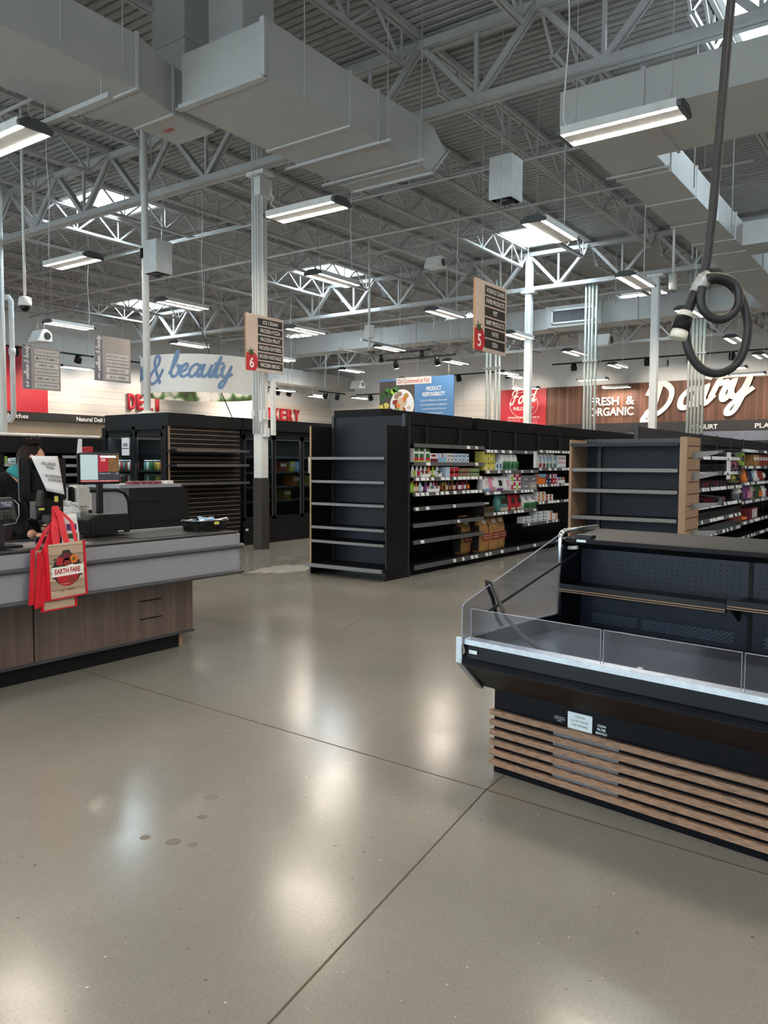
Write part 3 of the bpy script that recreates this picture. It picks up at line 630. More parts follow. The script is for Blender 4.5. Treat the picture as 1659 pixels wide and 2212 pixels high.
for x, mt, cp, bd, lab in ((8.915,'paper','white','lime','white squeeze bottle with white cap at the left end of the third shelf'),(9.02,'paper','white','red','white squeeze bottle with red print, second on the third shelf'),(9.12,'paper','red','maroon','red capped squeeze bottle at the left in the small tray'),(9.225,'paper','red','brick_red','red capped squeeze bottle at the right in the small tray'),
        (9.32,'orange','lime','beige','orange squeeze bottle on the third shelf'),(9.43,'lime','red','white','lime green squeeze bottle on the third shelf'),(9.535,'paper','red','leaf','white squeeze bottle standing in the single slot tray')):
    pouch('squeeze_pouch', lab, 'pouch', 'squeeze pouches on the third shelf', x, YF+.04, 1.315 if x not in (9.12, 9.225) else 1.32, .078, .16, mt, cp, bd)
for a, b, lab in ((9.075, 9.28, 'white cardboard tray holding two red capped pouches'), (9.49, 9.59, 'narrow white cardboard tray holding one pouch')):
    tag(MB().box(a, YF-.01, 1.315, b, YF-.006, 1.36).box(a, YF-.01, 1.315, a+.004, YF+.1, 1.38).box(b-.004, YF-.01, 1.315, b, YF+.1, 1.38).box(a, YF-.01, 1.3155, b, YF+.1, 1.319).build('display_tray', 'paper'), lab, 'tray')
carton('pasta_box', 'red and yellow box with silver side alone in mid shelf', 'box', None, 9.72, 10.07, YF, .2, 1.315, .14, 'ltblue', ((.3,.62,.05,.95,'red'),(.66,.98,.05,.95,'red'),(.3,.98,.38,.55,'yellow')))
for i in range(4):
    for j in range(2):
        jar('baby_food_jar', 'small brown jar in the double stack beside the red and yellow box', 'jar', 'brown baby food jars', 10.155+i*.074, YF+.03, 1.315+j*.066, .034, .064, 'jar')
        jar('baby_food_jar', 'small green jar in the double stack at the right end of the third shelf', 'jar', 'green baby food jars', 10.46+i*.074, YF+.03, 1.315+j*.066, .034, .064, 'jar_green')
PP = [(8.925,.12,'lime','orange','beige'),(9.02,.06,'orange','red','beige'),(9.115,.085,'ltblue','dkblue','paper'),(9.265,.1,'purple','lime','pink'),(9.39,.07,'paper','red','tealpack'),(9.47,.06,'pink','maroon','paper'),(9.555,.085,'maroon','red','beige'),(9.645,.065,'dark_bag','maroon','brick_red'),(9.72,.06,'gold','dkblue','dark_bag'),(9.795,.06,'gold','dkblue','beige'),
      (9.875,.065,'dkblue','gold','gold'),(9.975,.1,'maroon','lime','beige'),(10.13,.11,'maroon','dark_bag','paper'),(10.235,.06,'maroon','red','pink'),(10.315,.06,'brick_red','maroon','paper'),(10.4,.085,'maroon','pink','orange')]
for k, (x, wd, mt, cp, bd) in enumerate(PP):
    pouch('fruit_pouch', f'spouted fruit pouch, {ORD[k+1] if k < 12 else ["thirteenth","fourteenth","fifteenth","sixteenth"][k-12]} from the left end on the fourth shelf', 'pouch', 'spouted pouches on the fourth shelf', x, YF+.05, 1.11, wd, .145, mt, cp, bd)
tag(MB().box(9.2, YF-.012, 1.11, 9.52, YF-.008, 1.155).box(9.2, YF-.012, 1.1105, 9.52, YF, 1.113).build('display_tray', 'paper'), 'white tray front before the purple pouches on the fourth shelf', 'tray')
for k, x in enumerate((10.86, 11.035)):
    for j in range(2):
        carton('tissue_cube', f'yellow patterned cube box, {"upper" if j else "lower"} {"right" if k else "left"} of the four', 'box', 'yellow cube boxes', x, x+.17, YF, .17, 1.4+j*.148, .146, 'yellow', ((.12,.3,.62,.82,'leaf'),(.6,.82,.7,.88,'leaf'),(.2,.5,.15,.32,'paper'),(.65,.8,.15,.3,'leaf')))
for x in (11.235, 11.345): carton('wipes_box', 'little pale blue box between the yellow cubes and the green white packs', 'box', 'little pale blue boxes', x, x+.1, YF, .1, 1.4, .125, 'ltblue', ((.3,.7,.3,.8,'dkblue'),))
for k, x in enumerate((11.46, 11.6, 11.75, 11.9)): bag('diaper_pack', f'white over dark green pack on the middle bay top shelf, {ORD[k+1]} from left', 'pack', 'white and dark green packs', x, x+.135, YF, .2, 1.4, .29, 'paper', ((.02,.98,.06,.42,'dkgreen'),(.02,.98,.42,.5,'green'),(.3,.7,.72,.78,'ink')), pinch=.8)
for x0, x1, mt, pr, lab in ((10.87,11.05,'paper',(('beige',.2,.7,.4,.85),('sky_blue',.05,.95,.04,.2)),'white baby pack with blue foot at the left of the middle shelf'),(11.07,11.23,'pink',(('paper',.3,.9,.3,.9),),'pink and white baby pack, second on the middle shelf'),(11.26,11.58,'paper',(('hair',.25,.6,.35,.9),('purple',.05,.7,.03,.2)),'white pack with dark haired figure and violet foot'),(11.59,11.75,'paper',(('pink',.2,.6,.3,.8),),'white pink pack left of the apple print boxes')):
    bag('baby_pack', lab, 'pack', 'baby packs on the middle shelf', x0, x1, YF, .16, 1.07, .24, mt, [(a, b, c, e, m) for m, a, b, c, e in pr], pinch=.7)
for k, x in enumerate((11.77, 11.96)):
    for j in range(2): carton('snack_box', f'apple print box, {"upper" if j else "lower"} {"right" if k else "left"} of the four', 'box', 'apple print boxes', x, x+.185, YF, .16, 1.07+j*.137, .135, 'paper', ((.05,.45,.1,.7,'lime' if (j+k) % 2 else 'red'),(.5,.95,.55,.95,'red'),(.5,.95,.1,.25,'brick_red')))
for k, x in enumerate((12.2, 12.5)):
    for j in range(2): carton('eye_mask_box', f'grey box with an eye drawing, {"upper" if j else "lower"} {"right" if k else "left"} of the four', 'box', 'grey eye boxes', x, x+.27, YF, .18, 1.07+j*.122, .12, 'sign_slate' if (k, j) != (1, 0) else 'sign_grey', ((.25,.75,.4,.55,'paper'),(.42,.58,.36,.62,'sign_pale'),(.46,.54,.42,.54,'ink')))
for i in range(3):
    for j in range(2): carton('filter_box', f'flat dark box with gold lines, {"left middle right".split()[i]} in the {"upper" if j else "lower"} layer', 'box', 'flat dark boxes', 10.87+i*.115, 10.98+i*.115, YF, .22, .74+j*.05, .048, 'dark_bag', ((.05,.95,.3,.38,'gold'),(.05,.95,.7,.76,'gold')))
carton('paper_box', 'black box with white label lying on the flat dark boxes', 'box', None, 10.88, 11.1, YF+.02, .2, .842, .07, 'black', ((.1,.8,.5,.9,'sign_pale'),))
bag('granola_bag', 'green zip bag with clear window on the lower middle shelf', 'bag', None, 11.37, 11.7, YF, .16, .74, .29, 'tealpack', ((.15,.9,.42,.75,'dark_bag'),(.1,.95,.04,.22,'beige')), lean=.25)
for x, lab in ((11.76, 'left red zip bag with clear window'), (11.99, 'right red zip bag with clear window')): bag('granola_bag', lab, 'bag', 'red zip bags', x, x+.2, YF, .14, .74, .27, 'red', ((.2,.8,.45,.78,'dark_bag'),(.1,.9,.04,.2,'beige')), lean=.2)
for x, lab in ((12.25, 'left white and green bag with black marks'), (12.51, 'right white and green bag with black marks')): bag('litter_bag', lab, 'bag', 'white and green bags', x, x+.25, YF, .15, .74, .25, 'paper', ((.03,.97,.05,.38,'dkgreen'),(.03,.97,.38,.45,'green'),(.45,.6,.62,.82,'ink')), lean=.15)
for x, wd, mt, lab in ((12.83,.13,'brick_red','clear pack with rust foot, left one'),(12.99,.13,'brick_red','clear pack with rust foot, right one'),(13.14,.13,'tealpack','clear pack with teal foot, first of three'),(13.3,.12,'tealpack','clear pack with teal foot, second of three'),(13.45,.15,'tealpack','clear pack with teal foot, third of three')):
    bag('bottle_pack', lab+' on the far bay top shelf', 'pack', 'clear packs on the far bay', x, x+wd, YF, .1, 1.435, .27, 'sign_pale', ((.1,.9,.05,.3,mt),(.25,.75,.4,.75,'sky_blue')))
for i in range(3):
    for j in range(3): carton('soap_box', f'small white and pink box, {"lower middle upper".split()[j]} row, {"left middle right".split()[i]} column of the stack', 'box', 'white and pink box stack', 13.7+i*.115, 13.81+i*.115, YF, .12, 1.435+j*.077, .075, 'paper', ((.1,.9,.1,.45,'sky_blue' if j == 0 else 'pink'),))
for x in (12.83, 12.91, 12.99, 13.07): carton('cream_box', 'orange box with blue top in the row of four on the far bay', 'box', 'orange and blue boxes', x, x+.073, YF, .08, 1.15, .18, 'orange', ((0,1,.7,1,'sky_blue'),(.1,.9,.6,.68,'leaf')))
for x, m_, p_, lab in ((13.16,'dkblue','brick_red','dark blue box with red mark on the far bay, left one'),(13.3,'dkblue','paper','dark blue box with white mark on the far bay, right one'),(13.45,'red','ltblue','red box with pale top on the far bay, left one'),(13.55,'red','ltblue','red box with pale top on the far bay, right one'),(13.68,'paper','purple','white and violet small box on the far bay'),(13.8,'paper','dkgreen','white and green small box on the far bay'),(13.92,'paper','red','white and red small box at the right end of the far bay')):
    carton('ointment_box', lab, 'box', 'small boxes on the far bay', x, x+.09, YF, .08, 1.15, .18 if x < 13.6 else .11, m_, ((.1,.9,.55,.95,p_),(.2,.6,.15,.35,'paper')))
for i in range(4):
    for j in range(3 if i < 2 else 2): carton('tea_box', f'white box with orange fruit, {"lower middle upper".split()[j]} in column {ORD[i+1]} on the far bay', 'box', 'white and orange tea boxes', 12.83+i*.165, 12.985+i*.165, YF, .1, .85+j*.056, .054, 'paper', ((.05,.5,.1,.9,'orange' if i < 2 else 'red'),(0,1,.0,.12,'lime')))
for i in range(6):
    for j in range(3 if 1 < i < 5 else 2): carton('toothpaste_box', f'slim white {"orange striped" if i > 3 else "green dotted"} box, {"lower middle upper".split()[j]} in the {ORD[i+1]} column on the lowest hanging shelf', 'box', 'toothpaste boxes', 12.3+i*.235, 12.525+i*.235, YF, .14, .5+j*.056, .054, 'paper', ((.6,.85,.05,.95,'orange'),) if i > 3 else ((.15,.4,.2,.9,'tealpack'),(.5,.9,.3,.5,'leaf')))
for x, y, lab, mt in ((10.45, 5.95, 'darker brown paper pet food bag behind the others at the left', 'kraft'), (10.82, 5.84, 'brown paper pet food bag with red band, first from the left', 'kraft'), (11.14, 5.84, 'brown paper pet food bag with red band, middle one', 'kraft'), (11.46, 5.88, 'brown paper pet food bag with red band, rightmost and tallest', 'kraft')):
    b = bag('pet_food_bag', lab, 'bag', 'brown pet food bags', x, x+.3, y, .2, .13, .58, mt, ((.08,.94,.3,.5,'brick_red'),(.25,.7,.76,.86,'sign_pale'),(.2,.85,.42,.46,'beige'),(.2,.85,.345,.385,'beige')), lean=.25)
    q = MB().box(x-.006, y+.04, .16, x+.012, y+.17, .55).build('side_print', 'dark_bag'); adopt(q, b)
tag(MB().box(12.55, 5.778, 1.44, 12.67, 5.782, 1.72).build('sale_tag', 'paper'), 'white sale slip hanging from the top rail beside the clear packs', 'tag')
# ------------------------------------------------------------------ end shelf of the right gondola
t = thing('gondola_end_shelf', 'wood trimmed end shelf with navy back, behind the open produce case', 'shelf', (8.2, 2.1, 0), 'gondola end shelves')
bx(8.66, 2.2, .1, 8.69, 3.33, 1.73).build('back_panel', 'navy', t)
MB().box(8.63, 2.2, 1.73, 8.69, 3.35, 1.78).box(8.62, 3.16, .02, 8.66, 3.2, 1.76).build('back_frame', 'dark_metal', t)
bx(8.2, 3.33, 0, 8.66, 3.36, 1.765).build('side_panel', 'tan', t, .003)
p = bx(8.2, 2.13, 0, 8.72, 2.2, 1.78).build('side_panel', 'tan', t, .003)
g = MB()
for k in range(14): g.box(8.25, 2.1285, .1+k*.122, 8.715, 2.132, .11+k*.122)
g.build('slat_groove', 'groove', p)
for z in (1.455, 1.235, .945, .6):
    s = bx(8.26, 2.205, z-.025, 8.65, 3.325, z).build('shelf', 'shelf_black', t); bx(8.2, 2.215, z-.032, 8.26, 3.325, z+.006).build('price_rail', 'grey_rail', s, .005)
s = bx(8.2, 2.21, 1.7, 8.65, 3.33, 1.715).build('top_shelf', 'black', t); bx(8.18, 2.21, 1.69, 8.2, 3.34, 1.725).build('front_lip', 'black', s)
bx(8.2, 2.2, 0, 8.66, 3.33, .1).build('base', 'black', t)
for k, z in enumerate((1.6, 1.385, 1.08, .8)):
    b = tag(MB().prism([(8.4, 2.13, z-.045), (8.4, 2.13, z+.03), (8.4, 1.86, z+.045), (8.4, 1.86, z+.02)], (.012, 0, 0)).build('shelf_bracket', 'grey_rail'), f'bare grey shelf bracket sticking out of the tan slat side, {ORD[k+1]} from the top', 'bracket', 'bare shelf brackets')
    adopt(MB().box(8.36, 1.83, z+.02, 8.45, 1.87, z+.05).build('tip', 'dark_metal'), b)
# ------------------------------------------------------------------ right gondola run
G2 = thing('gondola_shelving', 'long black aisle shelving with candy bins and clear fences, right side', 'shelving', (8.8, 2.55, 0), 'gondola shelving runs')
bx(8.8, 3.0, .02, 19.8, 3.06, 1.8).build('back_panel', 'matte_black', G2)
for i in range(11): bx(9.33+i*.98, 2.99, 1.8, 9.33+(i+1)*.98-.03, 3.03, 1.945).build('top_board', 'sign_dark', G2)
for i in range(12): bx(9.3+i*.98, 2.975, .05, 9.33+i*.98, 3.0, 1.96).build('upright', 'dark_metal', G2)
bx(8.8, 2.6, 0, 19.8, 2.62, .1).build('kick_plate', 'matte_black', G2); bx(8.8, 3.06, 0, 19.8, 3.35, .13).build('far_base', 'shelf_black', G2)
SE = [1.615, 1.41, 1.205, .98, .79, .6]; SF = [1.745, 1.49, 1.235, .95, .63, .4]
M('mesh_shelf', '#b4b5b7', .5, .4, var=.3, scale=60)
for z in SE:
    for k in range(4):
        a = 9.03+k*.98; s = shelf_x(G2, a, a+.98, 2.55, 2.98, z, tags=.75)
        bx(a+.01, 2.556, z, a+.97, 2.56, z+.1).build('fence', 'acrylic', s)
        if z == 1.615: bx(a+.01, 2.6, z+.05, a+.97, 2.95, z+.056).build('wire_mesh', 'mesh_shelf', s)
for z in SF:
    for k in range(6): shelf_x(G2, 12.96+k*.98, 12.96+(k+1)*.98, 2.55, 2.98, z, tags=.7)
for k in range(11): shelf_x(G2, 9.03+k*.98, 9.03+(k+1)*.98, 2.53, 2.98, .13, nm='base_shelf')
random.seed(5)
def candy(z, xs, grp, where):
    for k, (x, mt) in enumerate(xs):
        o = MB().prism([(x, 2.58, z+.002), (x, 2.9, z+.03), (x, 2.9, z+.1), (x, 2.58, z+.07)], (.11, 0, 0)).build('candy_box', mt, None, .003, 1)
        tag(o, f'{ {"red":"red","maroon":"dark red","sign_pale":"pale grey","dark_bag":"dark brown","gold":"golden","dkblue":"dark blue","paper":"white","pink":"pink","tealpack":"teal"}[mt]} candy box lying in the {where} candy bin, {ORD[k+1]} along', 'box', grp)
candy(1.205, [(9.9+i*.2, m) for i, m in enumerate('sign_pale gold dark_bag red maroon red dark_bag maroon red dark_bag maroon'.split())], 'candy boxes in the upper bin', 'upper')
candy(.98, [(9.9+i*.2, m) for i, m in enumerate('tealpack red dark_bag maroon dark_bag red red maroon dark_bag sign_pale pink'.split())], 'candy boxes in the lower bin', 'lower')
tag(MB().box(11.9, 2.545, 1.3, 12.14, 2.549, 1.68).build('sale_tag', 'paper'), 'long white sale slip hanging over the candy fences', 'tag')
YG = 2.57
for x0, x1, h, mt, lab in ((12.3,12.55,.16,'pink','pink paper pack left of the yellow card on the upper right'),(12.6,12.9,.16,'pink','pink paper pack nearest the lime card on the upper right')): bag('wafer_pack', lab, 'pack', None, x0, x1, YG, .12, 1.41+.01, h, mt, ((.2,.8,.3,.7,'maroon'),))
carton('snack_box', 'lime green upright card box below the top right rail', 'box', None, 13.0, 13.2, YG, .1, 1.49, .2, 'lime', ((.2,.8,.3,.8,'ink'),))
for k, x in enumerate((13.9, 14.15, 14.4, 14.65, 14.9)): carton('cookie_box', f'brown and white cookie box at the right edge, {ORD[k+1]} from left, upper shelf', 'box', 'cookie boxes on the top stocked shelf', x, x+.23, YG, .14, 1.49, .18, 'kraft' if k < 2 else 'brick_red', ((.1,.9,.5,.8,'paper'),))
for x0, x1, h, mt, pr, lab in ((12.55,12.95,.15,'yellow','ink','yellow black snack bag lying across the shelf join'),(13.35,13.55,.22,'orange','ink','orange upright snack bag'),(13.7,13.95,.22,'dkblue','sky_blue','dark blue upright snack bag with light letters'),(14.2,14.5,.2,'paper','brick_red','white and red snack bag right of the blue bag'),(14.6,15.0,.18,'brick_red','paper','red snack bag at the right edge')):
    bag('snack_bag', lab, 'bag', 'snack bags on the second shelf at right', x0, x1, YG, .14, 1.235, h, mt, ((.2,.8,.3,.75,pr),))
for x0, x1, h, mt, pr, lab in ((12.9,13.15,.24,'sign_pale','dark_bag','silver crinkled bag at the end of the candy bin'),(13.4,13.8,.27,'purple','pink','violet upright candy bag'),(13.9,14.15,.25,'sign_grey','ink','grey candy bag behind the violet one'),(14.3,14.75,.24,'leaf','orange','green and orange candy bag'),(14.95,15.2,.2,'paper','maroon','white candy bag at the right edge')):
    bag('candy_bag', lab, 'bag', 'candy bags on the third shelf at right', x0, x1, YG, .14, .95, h, mt, ((.15,.85,.12,.55,pr),))
bag('chip_bag', 'large red orange snack bag lying flat on the low right shelf', 'bag', None, 12.98, 13.6, YG, .3, .63, .1, 'brick_red', ((.2,.8,.3,.7,'orange'),)); carton('bar_box', 'maroon box with white stripes on the low right shelf', 'box', None, 13.75, 14.4, YG, .2, .63, .18, 'maroon', ((.3,.42,.1,.9,'paper'),(.5,.62,.1,.9,'paper'),(.7,.82,.1,.9,'paper')))
# ------------------------------------------------------------------ freezer block: header, drink cooler, slat wall, freezer
def case_lamp(par, p, sx, sy, en, rz=0.):
    ld = bpy.data.lights.new('case_lamp', 'AREA'); ld.shape = 'RECTANGLE'; ld.size = sx; ld.size_y = sy; ld.energy = en; ld.color = (.9, .96, 1)
    o = bpy.data.objects.new('case_lamp', ld); COL.objects.link(o); o.location = Vector(p)-par.location; o.rotation_euler = (0, 0, rz); adopt(o, par)
t = thing('beverage_cooler', 'two door glass drink cooler at the left end of the freezer block', 'cooler', (8.6, 11.3, 0))
c = MB().box(9.3, 10.5, .1, 9.35, 12.1, 2.08).box(8.62, 12.06, .1, 9.35, 12.1, 2.08).box(8.62, 10.5, .1, 9.35, 10.54, 2.08).box(8.62, 10.5, 1.99, 9.35, 12.1, 2.1).box(8.62, 10.5, .1, 9.35, 12.1, .5); c.build('cabinet', 'matte_black', t)
bx(8.6, 10.45, 2.1, 9.4, 12.12, 2.32).build('header', 'black', t, .004)
MB().box(8.58, 10.5, 2.05, 8.62, 12.14, 2.1).box(8.57, 12.06, .1, 8.64, 12.16, 2.1).box(8.58, 10.47, .1, 8.62, 10.55, 2.1).box(8.58, 11.26, .1, 8.62, 11.34, 2.1).build('frame', 'black', t)
for y0, y1 in ((10.56, 11.26), (11.34, 12.05)):
    d = MB().box(8.585, y0, 1.93, 8.605, y1, 2.0).box(8.585, y0, .52, 8.605, y1, .58).box(8.585, y0, .52, 8.605, y0+.045, 2.0).box(8.585, y1-.045, .52, 8.605, y1, 2.0).build('door', 'black', t)
    bx(8.592, y0+.04, .57, 8.598, y1-.04, 1.94).build('glass', 'door_glass', d); bx(8.55, y1-.05, 1.1, 8.575, y1-.03, 1.5).build('handle', 'dark_metal', d)
for z in (1.37, 1.14, .9):
    s = bx(8.66, 10.55, z-.015, 9.28, 12.05, z).build('shelf', 'dark_metal', t); bx(8.645, 10.55, z-.03, 8.66, 12.05, z+.005).build('price_rail', 'rail', s)
case_lamp(t, (8.64, 10.92, 1.97), .04, .6, 5); case_lamp(t, (8.64, 11.7, 1.97), .04, .6, 5)
nt_ = bx(8.578, 11.42, 1.62, 8.58, 11.62, 1.92).build('sale_notice', 'paper'); tag(nt_, 'white sale notice taped on the left drink cooler door', 'notice')
text('30%', (8.577, 11.52, 1.8), YX, 'ink', nt_, .06, .13, bold=.02); bx(8.575, 11.43, 1.73, 8.577, 11.61, 1.745).build('band', 'ink', nt_)
cm = ['red', 'paper', 'red', 'tealpack', 'brick_red', 'paper']; c2 = ['tealpack', 'sign_pale', 'dkgreen', 'leaf', 'gold', 'yellow', 'orange', 'orange', 'yellow']
nmz = {'red':'red','paper':'white','tealpack':'teal','brick_red':'rust','sign_pale':'silver','dkgreen':'dark green','leaf':'green','gold':'gold','yellow':'yellow','orange':'orange'}
for row, z in enumerate((1.37, 1.14)):
    for k in range(9):
        for side, y0, cc in ((0, 12.0, cm[k % 6]), (1, 11.22, c2[k])):
            y = y0-.07-k*.068
            jar('drink_can', f'{nmz[cc]} drink can behind the {"left" if side == 0 else "right"} cooler door, {"upper" if row == 0 else "lower"} row', 'can', 'cans in the drink cooler', 8.71, y, z, .031, .17, cc, 'metal')
t = thing('slat_wall', 'black slat wall with tan grooves and three narrow shelves, side of the freezer block', 'slat wall', (9.4, 10.45, 0))
bx(8.64, 10.45, .02, 10.24, 10.49, 2.1).build('board', 'matte_black', t); bx(9.41, 10.43, 2.1, 10.3, 10.6, 2.31).build('header', 'black', t, .003); bx(8.6, 10.43, 2.1, 9.41, 10.449, 2.315).build('header_return', 'black', t)
g = MB().box(8.625, 10.44, .02, 8.645, 10.47, 2.1)
for k in range(26): g.box(8.64, 10.446, .12+k*.077, 10.22, 10.4505, .129+k*.077)
g.build('groove', 'tan', t)
for z in (1.71, 1.465, 1.16):
    for a, b in ((8.55, 9.36), (9.37, 10.16)):
        s = bx(a, 10.16, z-.02, b, 10.45, z).build('shelf', 'shelf_black', t); bx(a, 10.14, z-.03, b, 10.16, z+.012).build('price_rail', 'grey_rail', s)
t = thing('freezer_case', 'long black glass door freezer beyond the white column', 'freezer', (10.26, 10.45, 0))
NF = 5; wd = .8
MB().box(10.24, 10.47, 0, 10.3, 11.3, 2.1).box(10.24, 11.2, .1, 14.36, 11.3, 2.1).box(10.24, 10.47, 2.02, 14.36, 11.3, 2.1).box(10.24, 10.47, 0, 14.36, 11.2, .38).box(14.3, 10.47, 0, 14.36, 11.3, 2.1).build('cabinet', 'matte_black', t)
bx(10.3, 10.42, 2.1, 14.4, 11.3, 2.31).build('header', 'black', t, .003)
MB().box(10.3, 10.42, .0, 14.36, 10.47, .36).box(10.26, 10.41, .36, 14.36, 10.46, .44).build('kick_panel', 'black', t)
bx(10.33, 10.415, .26, 10.4, 10.42, .3).build('label', 'paper', t)
for i in range(NF):
    a = 10.31+i*wd
    d = MB().box(a, 10.44, 1.93, a+wd, 10.47, 2.02).box(a, 10.44, .44, a+wd, 10.47, .5).box(a, 10.44, .44, a+.05, 10.47, 2.02).box(a+wd-.05, 10.44, .44, a+wd, 10.47, 2.02).build('door', 'black', t)
    bx(a+.04, 10.45, .48, a+wd-.04, 10.456, 1.95).build('glass', 'door_glass', d)
    m = MB().box(a+.045, 10.437, .49, a+.052, 10.442, 1.94).box(a+wd-.052, 10.437, .49, a+wd-.045, 10.442, 1.94).box(a+.045, 10.437, 1.93, a+wd-.045, 10.442, 1.94); m.build('trim', 'metal', d)
    for z in (1.62, 1.33, 1.05, .78):
        s = bx(a+.05, 10.6, z-.012, a+wd-.05, 11.15, z).build('shelf', 'metal', t); bx(a+.05, 10.58, z-.03, a+wd-.05, 10.6, z+.008).build('price_rail', 'rail', s)
    case_lamp(t, (a+wd/2, 10.56, 1.97), .6, .04, 2.2)
random.seed(3)
for i, (x, z, mt, n_) in enumerate(((11.8, 1.33, 'yellow', 'yellow'), (11.9, 1.05, 'orange', 'orange'), (11.62, .78, 'gold', 'golden'), (12.0, 1.05, 'tealpack', 'teal'), (12.05, 1.33, 'sky_blue', 'blue'), (11.5, 1.33, 'brick_red', 'rust brown'), (12.35, 1.05, 'yellow', 'yellow'), (12.55, 1.05, 'gold', 'golden'))):
    carton('frozen_food_box', f'{n_} frozen food box behind the freezer glass near the {"column" if x < 12.2 else "end shelf"}, {"upper" if z > 1.2 else "middle" if z > 1 else "lower"} shelf', 'box', 'frozen food boxes', x, x+(.14 if x > 11.7 else .2), 10.65, .25, z, .2, mt, ((.1,.9,.5,.8,'paper'),))
nt_ = bx(12.1, 10.434, 1.3, 12.3, 10.436, 1.62).build('sale_notice', 'paper'); tag(nt_, 'white sale notice on the freezer door beside the black end shelf', 'notice'); text('30%', (12.2, 10.433, 1.45), XY, 'ink', nt_, .06, .14, bold=.02)
# ------------------------------------------------------------------ black shelving beyond the cashier
t = thing('wall_shelving', 'black multi shelf unit with a long light tube on top, behind the cashier', 'shelving', (7.3, 13.2, 0))
MB().box(4.5, 13.75, 0, 9.3, 13.85, 1.98).box(4.5, 13.2, 0, 9.3, 13.75, .2).box(7.28, 13.2, .2, 7.36, 13.75, 1.98).box(9.24, 13.2, .2, 9.3, 13.75, 1.98).build('cabinet', 'matte_black', t)
bx(4.5, 13.15, 1.66, 9.3, 13.75, 1.93).build('canopy', 'black', t, .01); MB().cyl((4.5, 13.2, 1.97), (9.25, 13.2, 1.97), .03, 8).build('light_tube', 'led_white', t)
bx(8.43, 13.3, .2, 8.46, 13.75, 1.62).build('divider', 'dark_metal', t)
for z in (1.47, 1.27, 1.07): shelf_x(t, 7.37, 8.43, 13.22, 13.7, z, tags=.5)
for z in (1.62, 1.46, 1.29, 1.1): shelf_x(t, 8.46, 9.24, 13.2, 13.7, z)
random.seed(8)
for z in (1.47, 1.27, 1.07):
    x = 7.4; k = 0
    while x < 8.36:
        wd_ = random.choice((.06, .075, .09)); mt = random.choice(('paper', 'paper', 'leaf', 'ltblue', 'orange', 'lime', 'sign_pale', 'beige')); k += 1
        carton('remedy_box', f'{ {"paper":"white","leaf":"green","ltblue":"pale blue","orange":"orange","lime":"lime","sign_pale":"grey","beige":"cream"}[mt]} small box on the {"top" if z > 1.4 else "middle" if z > 1.2 else "low"} stocked shelf behind the cashier, {["","first","second","third","fourth","fifth","sixth","seventh","eighth","ninth","tenth","eleventh","twelfth","thirteenth","fourteenth","fifteenth"][k]} from left', 'box', 'small boxes behind the cashier', x, x+wd_-.008, 13.25, .08, z, random.uniform(.09, .13), mt, ((.15,.85,.2,.45,random.choice(('green', 'sky_blue', 'orange', 'ink'))),))
        x += wd_
# ------------------------------------------------------------------ dairy cooler at the far wall
t = thing('dairy_cooler', 'long dark cooler along the far wall under the black band with yogurt lettering', 'cooler', (34.8, 5, 0))
bx(34.6, -6, 0, 35.6, 15.4, .5).build('tub', 'black', t); bx(35.4, -6, .5, 35.6, 15.4, 2.9).build('back', 'sign_slate', t); bx(34.9, -6, 2.5, 35.6, 15.4, 2.9).build('canopy', 'sign_slate', t)
for z in (1.0, 1.5, 2.0): bx(35.0, -6, z, 35.4, 15.4, z+.04).build('shelf', 'metal', t)
# ------------------------------------------------------------------ open produce case, front right
CO = Vector((3.42, 1.76, 0)); CA = Vector((-.1458, -.9893, 0)); CB = Vector((.9893, -.1458, 0))
cf = lambda a, b, z: CO+CA*a+CB*b+Vector((0, 0, z))
def K(): return MB(cf)
CUV = (CA, Vector((0,0,1)))
LEN = 2.44
t = thing('produce_case', 'open black refrigerated case with clear front glass and wood slats, front right', 'case', CO)
def along(prof, a0=0., a1=LEN): return K().prism([(a0, b, z) for b, z in prof], (a1-a0, 0, 0))
M('case_black', '#090b11', .3, var=.12, scale=4, spec=.16); M('case_panel', '#171d29', .45, var=.08, scale=3, spec=.35); M('case_top', '#16171a', .55, var=.12, scale=4, spec=.15); M('filter', '#6c6f76', .7, var=.15, scale=60, bump=.3)
along([(0,.0),(0,.43),(.95,.43),(.95,0)]).build('base_cabinet', 'case_black', t)
along([(-.235,.672),(-.245,.6),(-.245,.572),(-.09,.44),(.0,.415),(.02,.43),(-.05,.47),(-.21,.6),(-.21,.672)]).build('front_apron', 'case_black', t, .003)
along([(-.25,.612),(-.262,.6),(-.262,.578),(-.245,.566),(-.236,.6)]).build('bumper', 'case_black', t, .004)
along([(-.25,.67),(-.25,.694),(-.205,.70),(-.205,.67)], -.005).build('front_rail', 'brushed', t, .002)
for i in range(6):
    z = .04+i*.049
    s = along([(-.026,z),(-.026,z+.029),(-.002,z+.029),(-.002,z)], -.012, LEN).build('wood_slat', 'slat_wood', t, .002)
K().box(.33, -.0015, .05, .655, .0, .312).build('filter_panel', 'filter', t)
K().box(.315, -.002, .03, .325, 0, .32).build('panel_seam', 'matte_black', t)
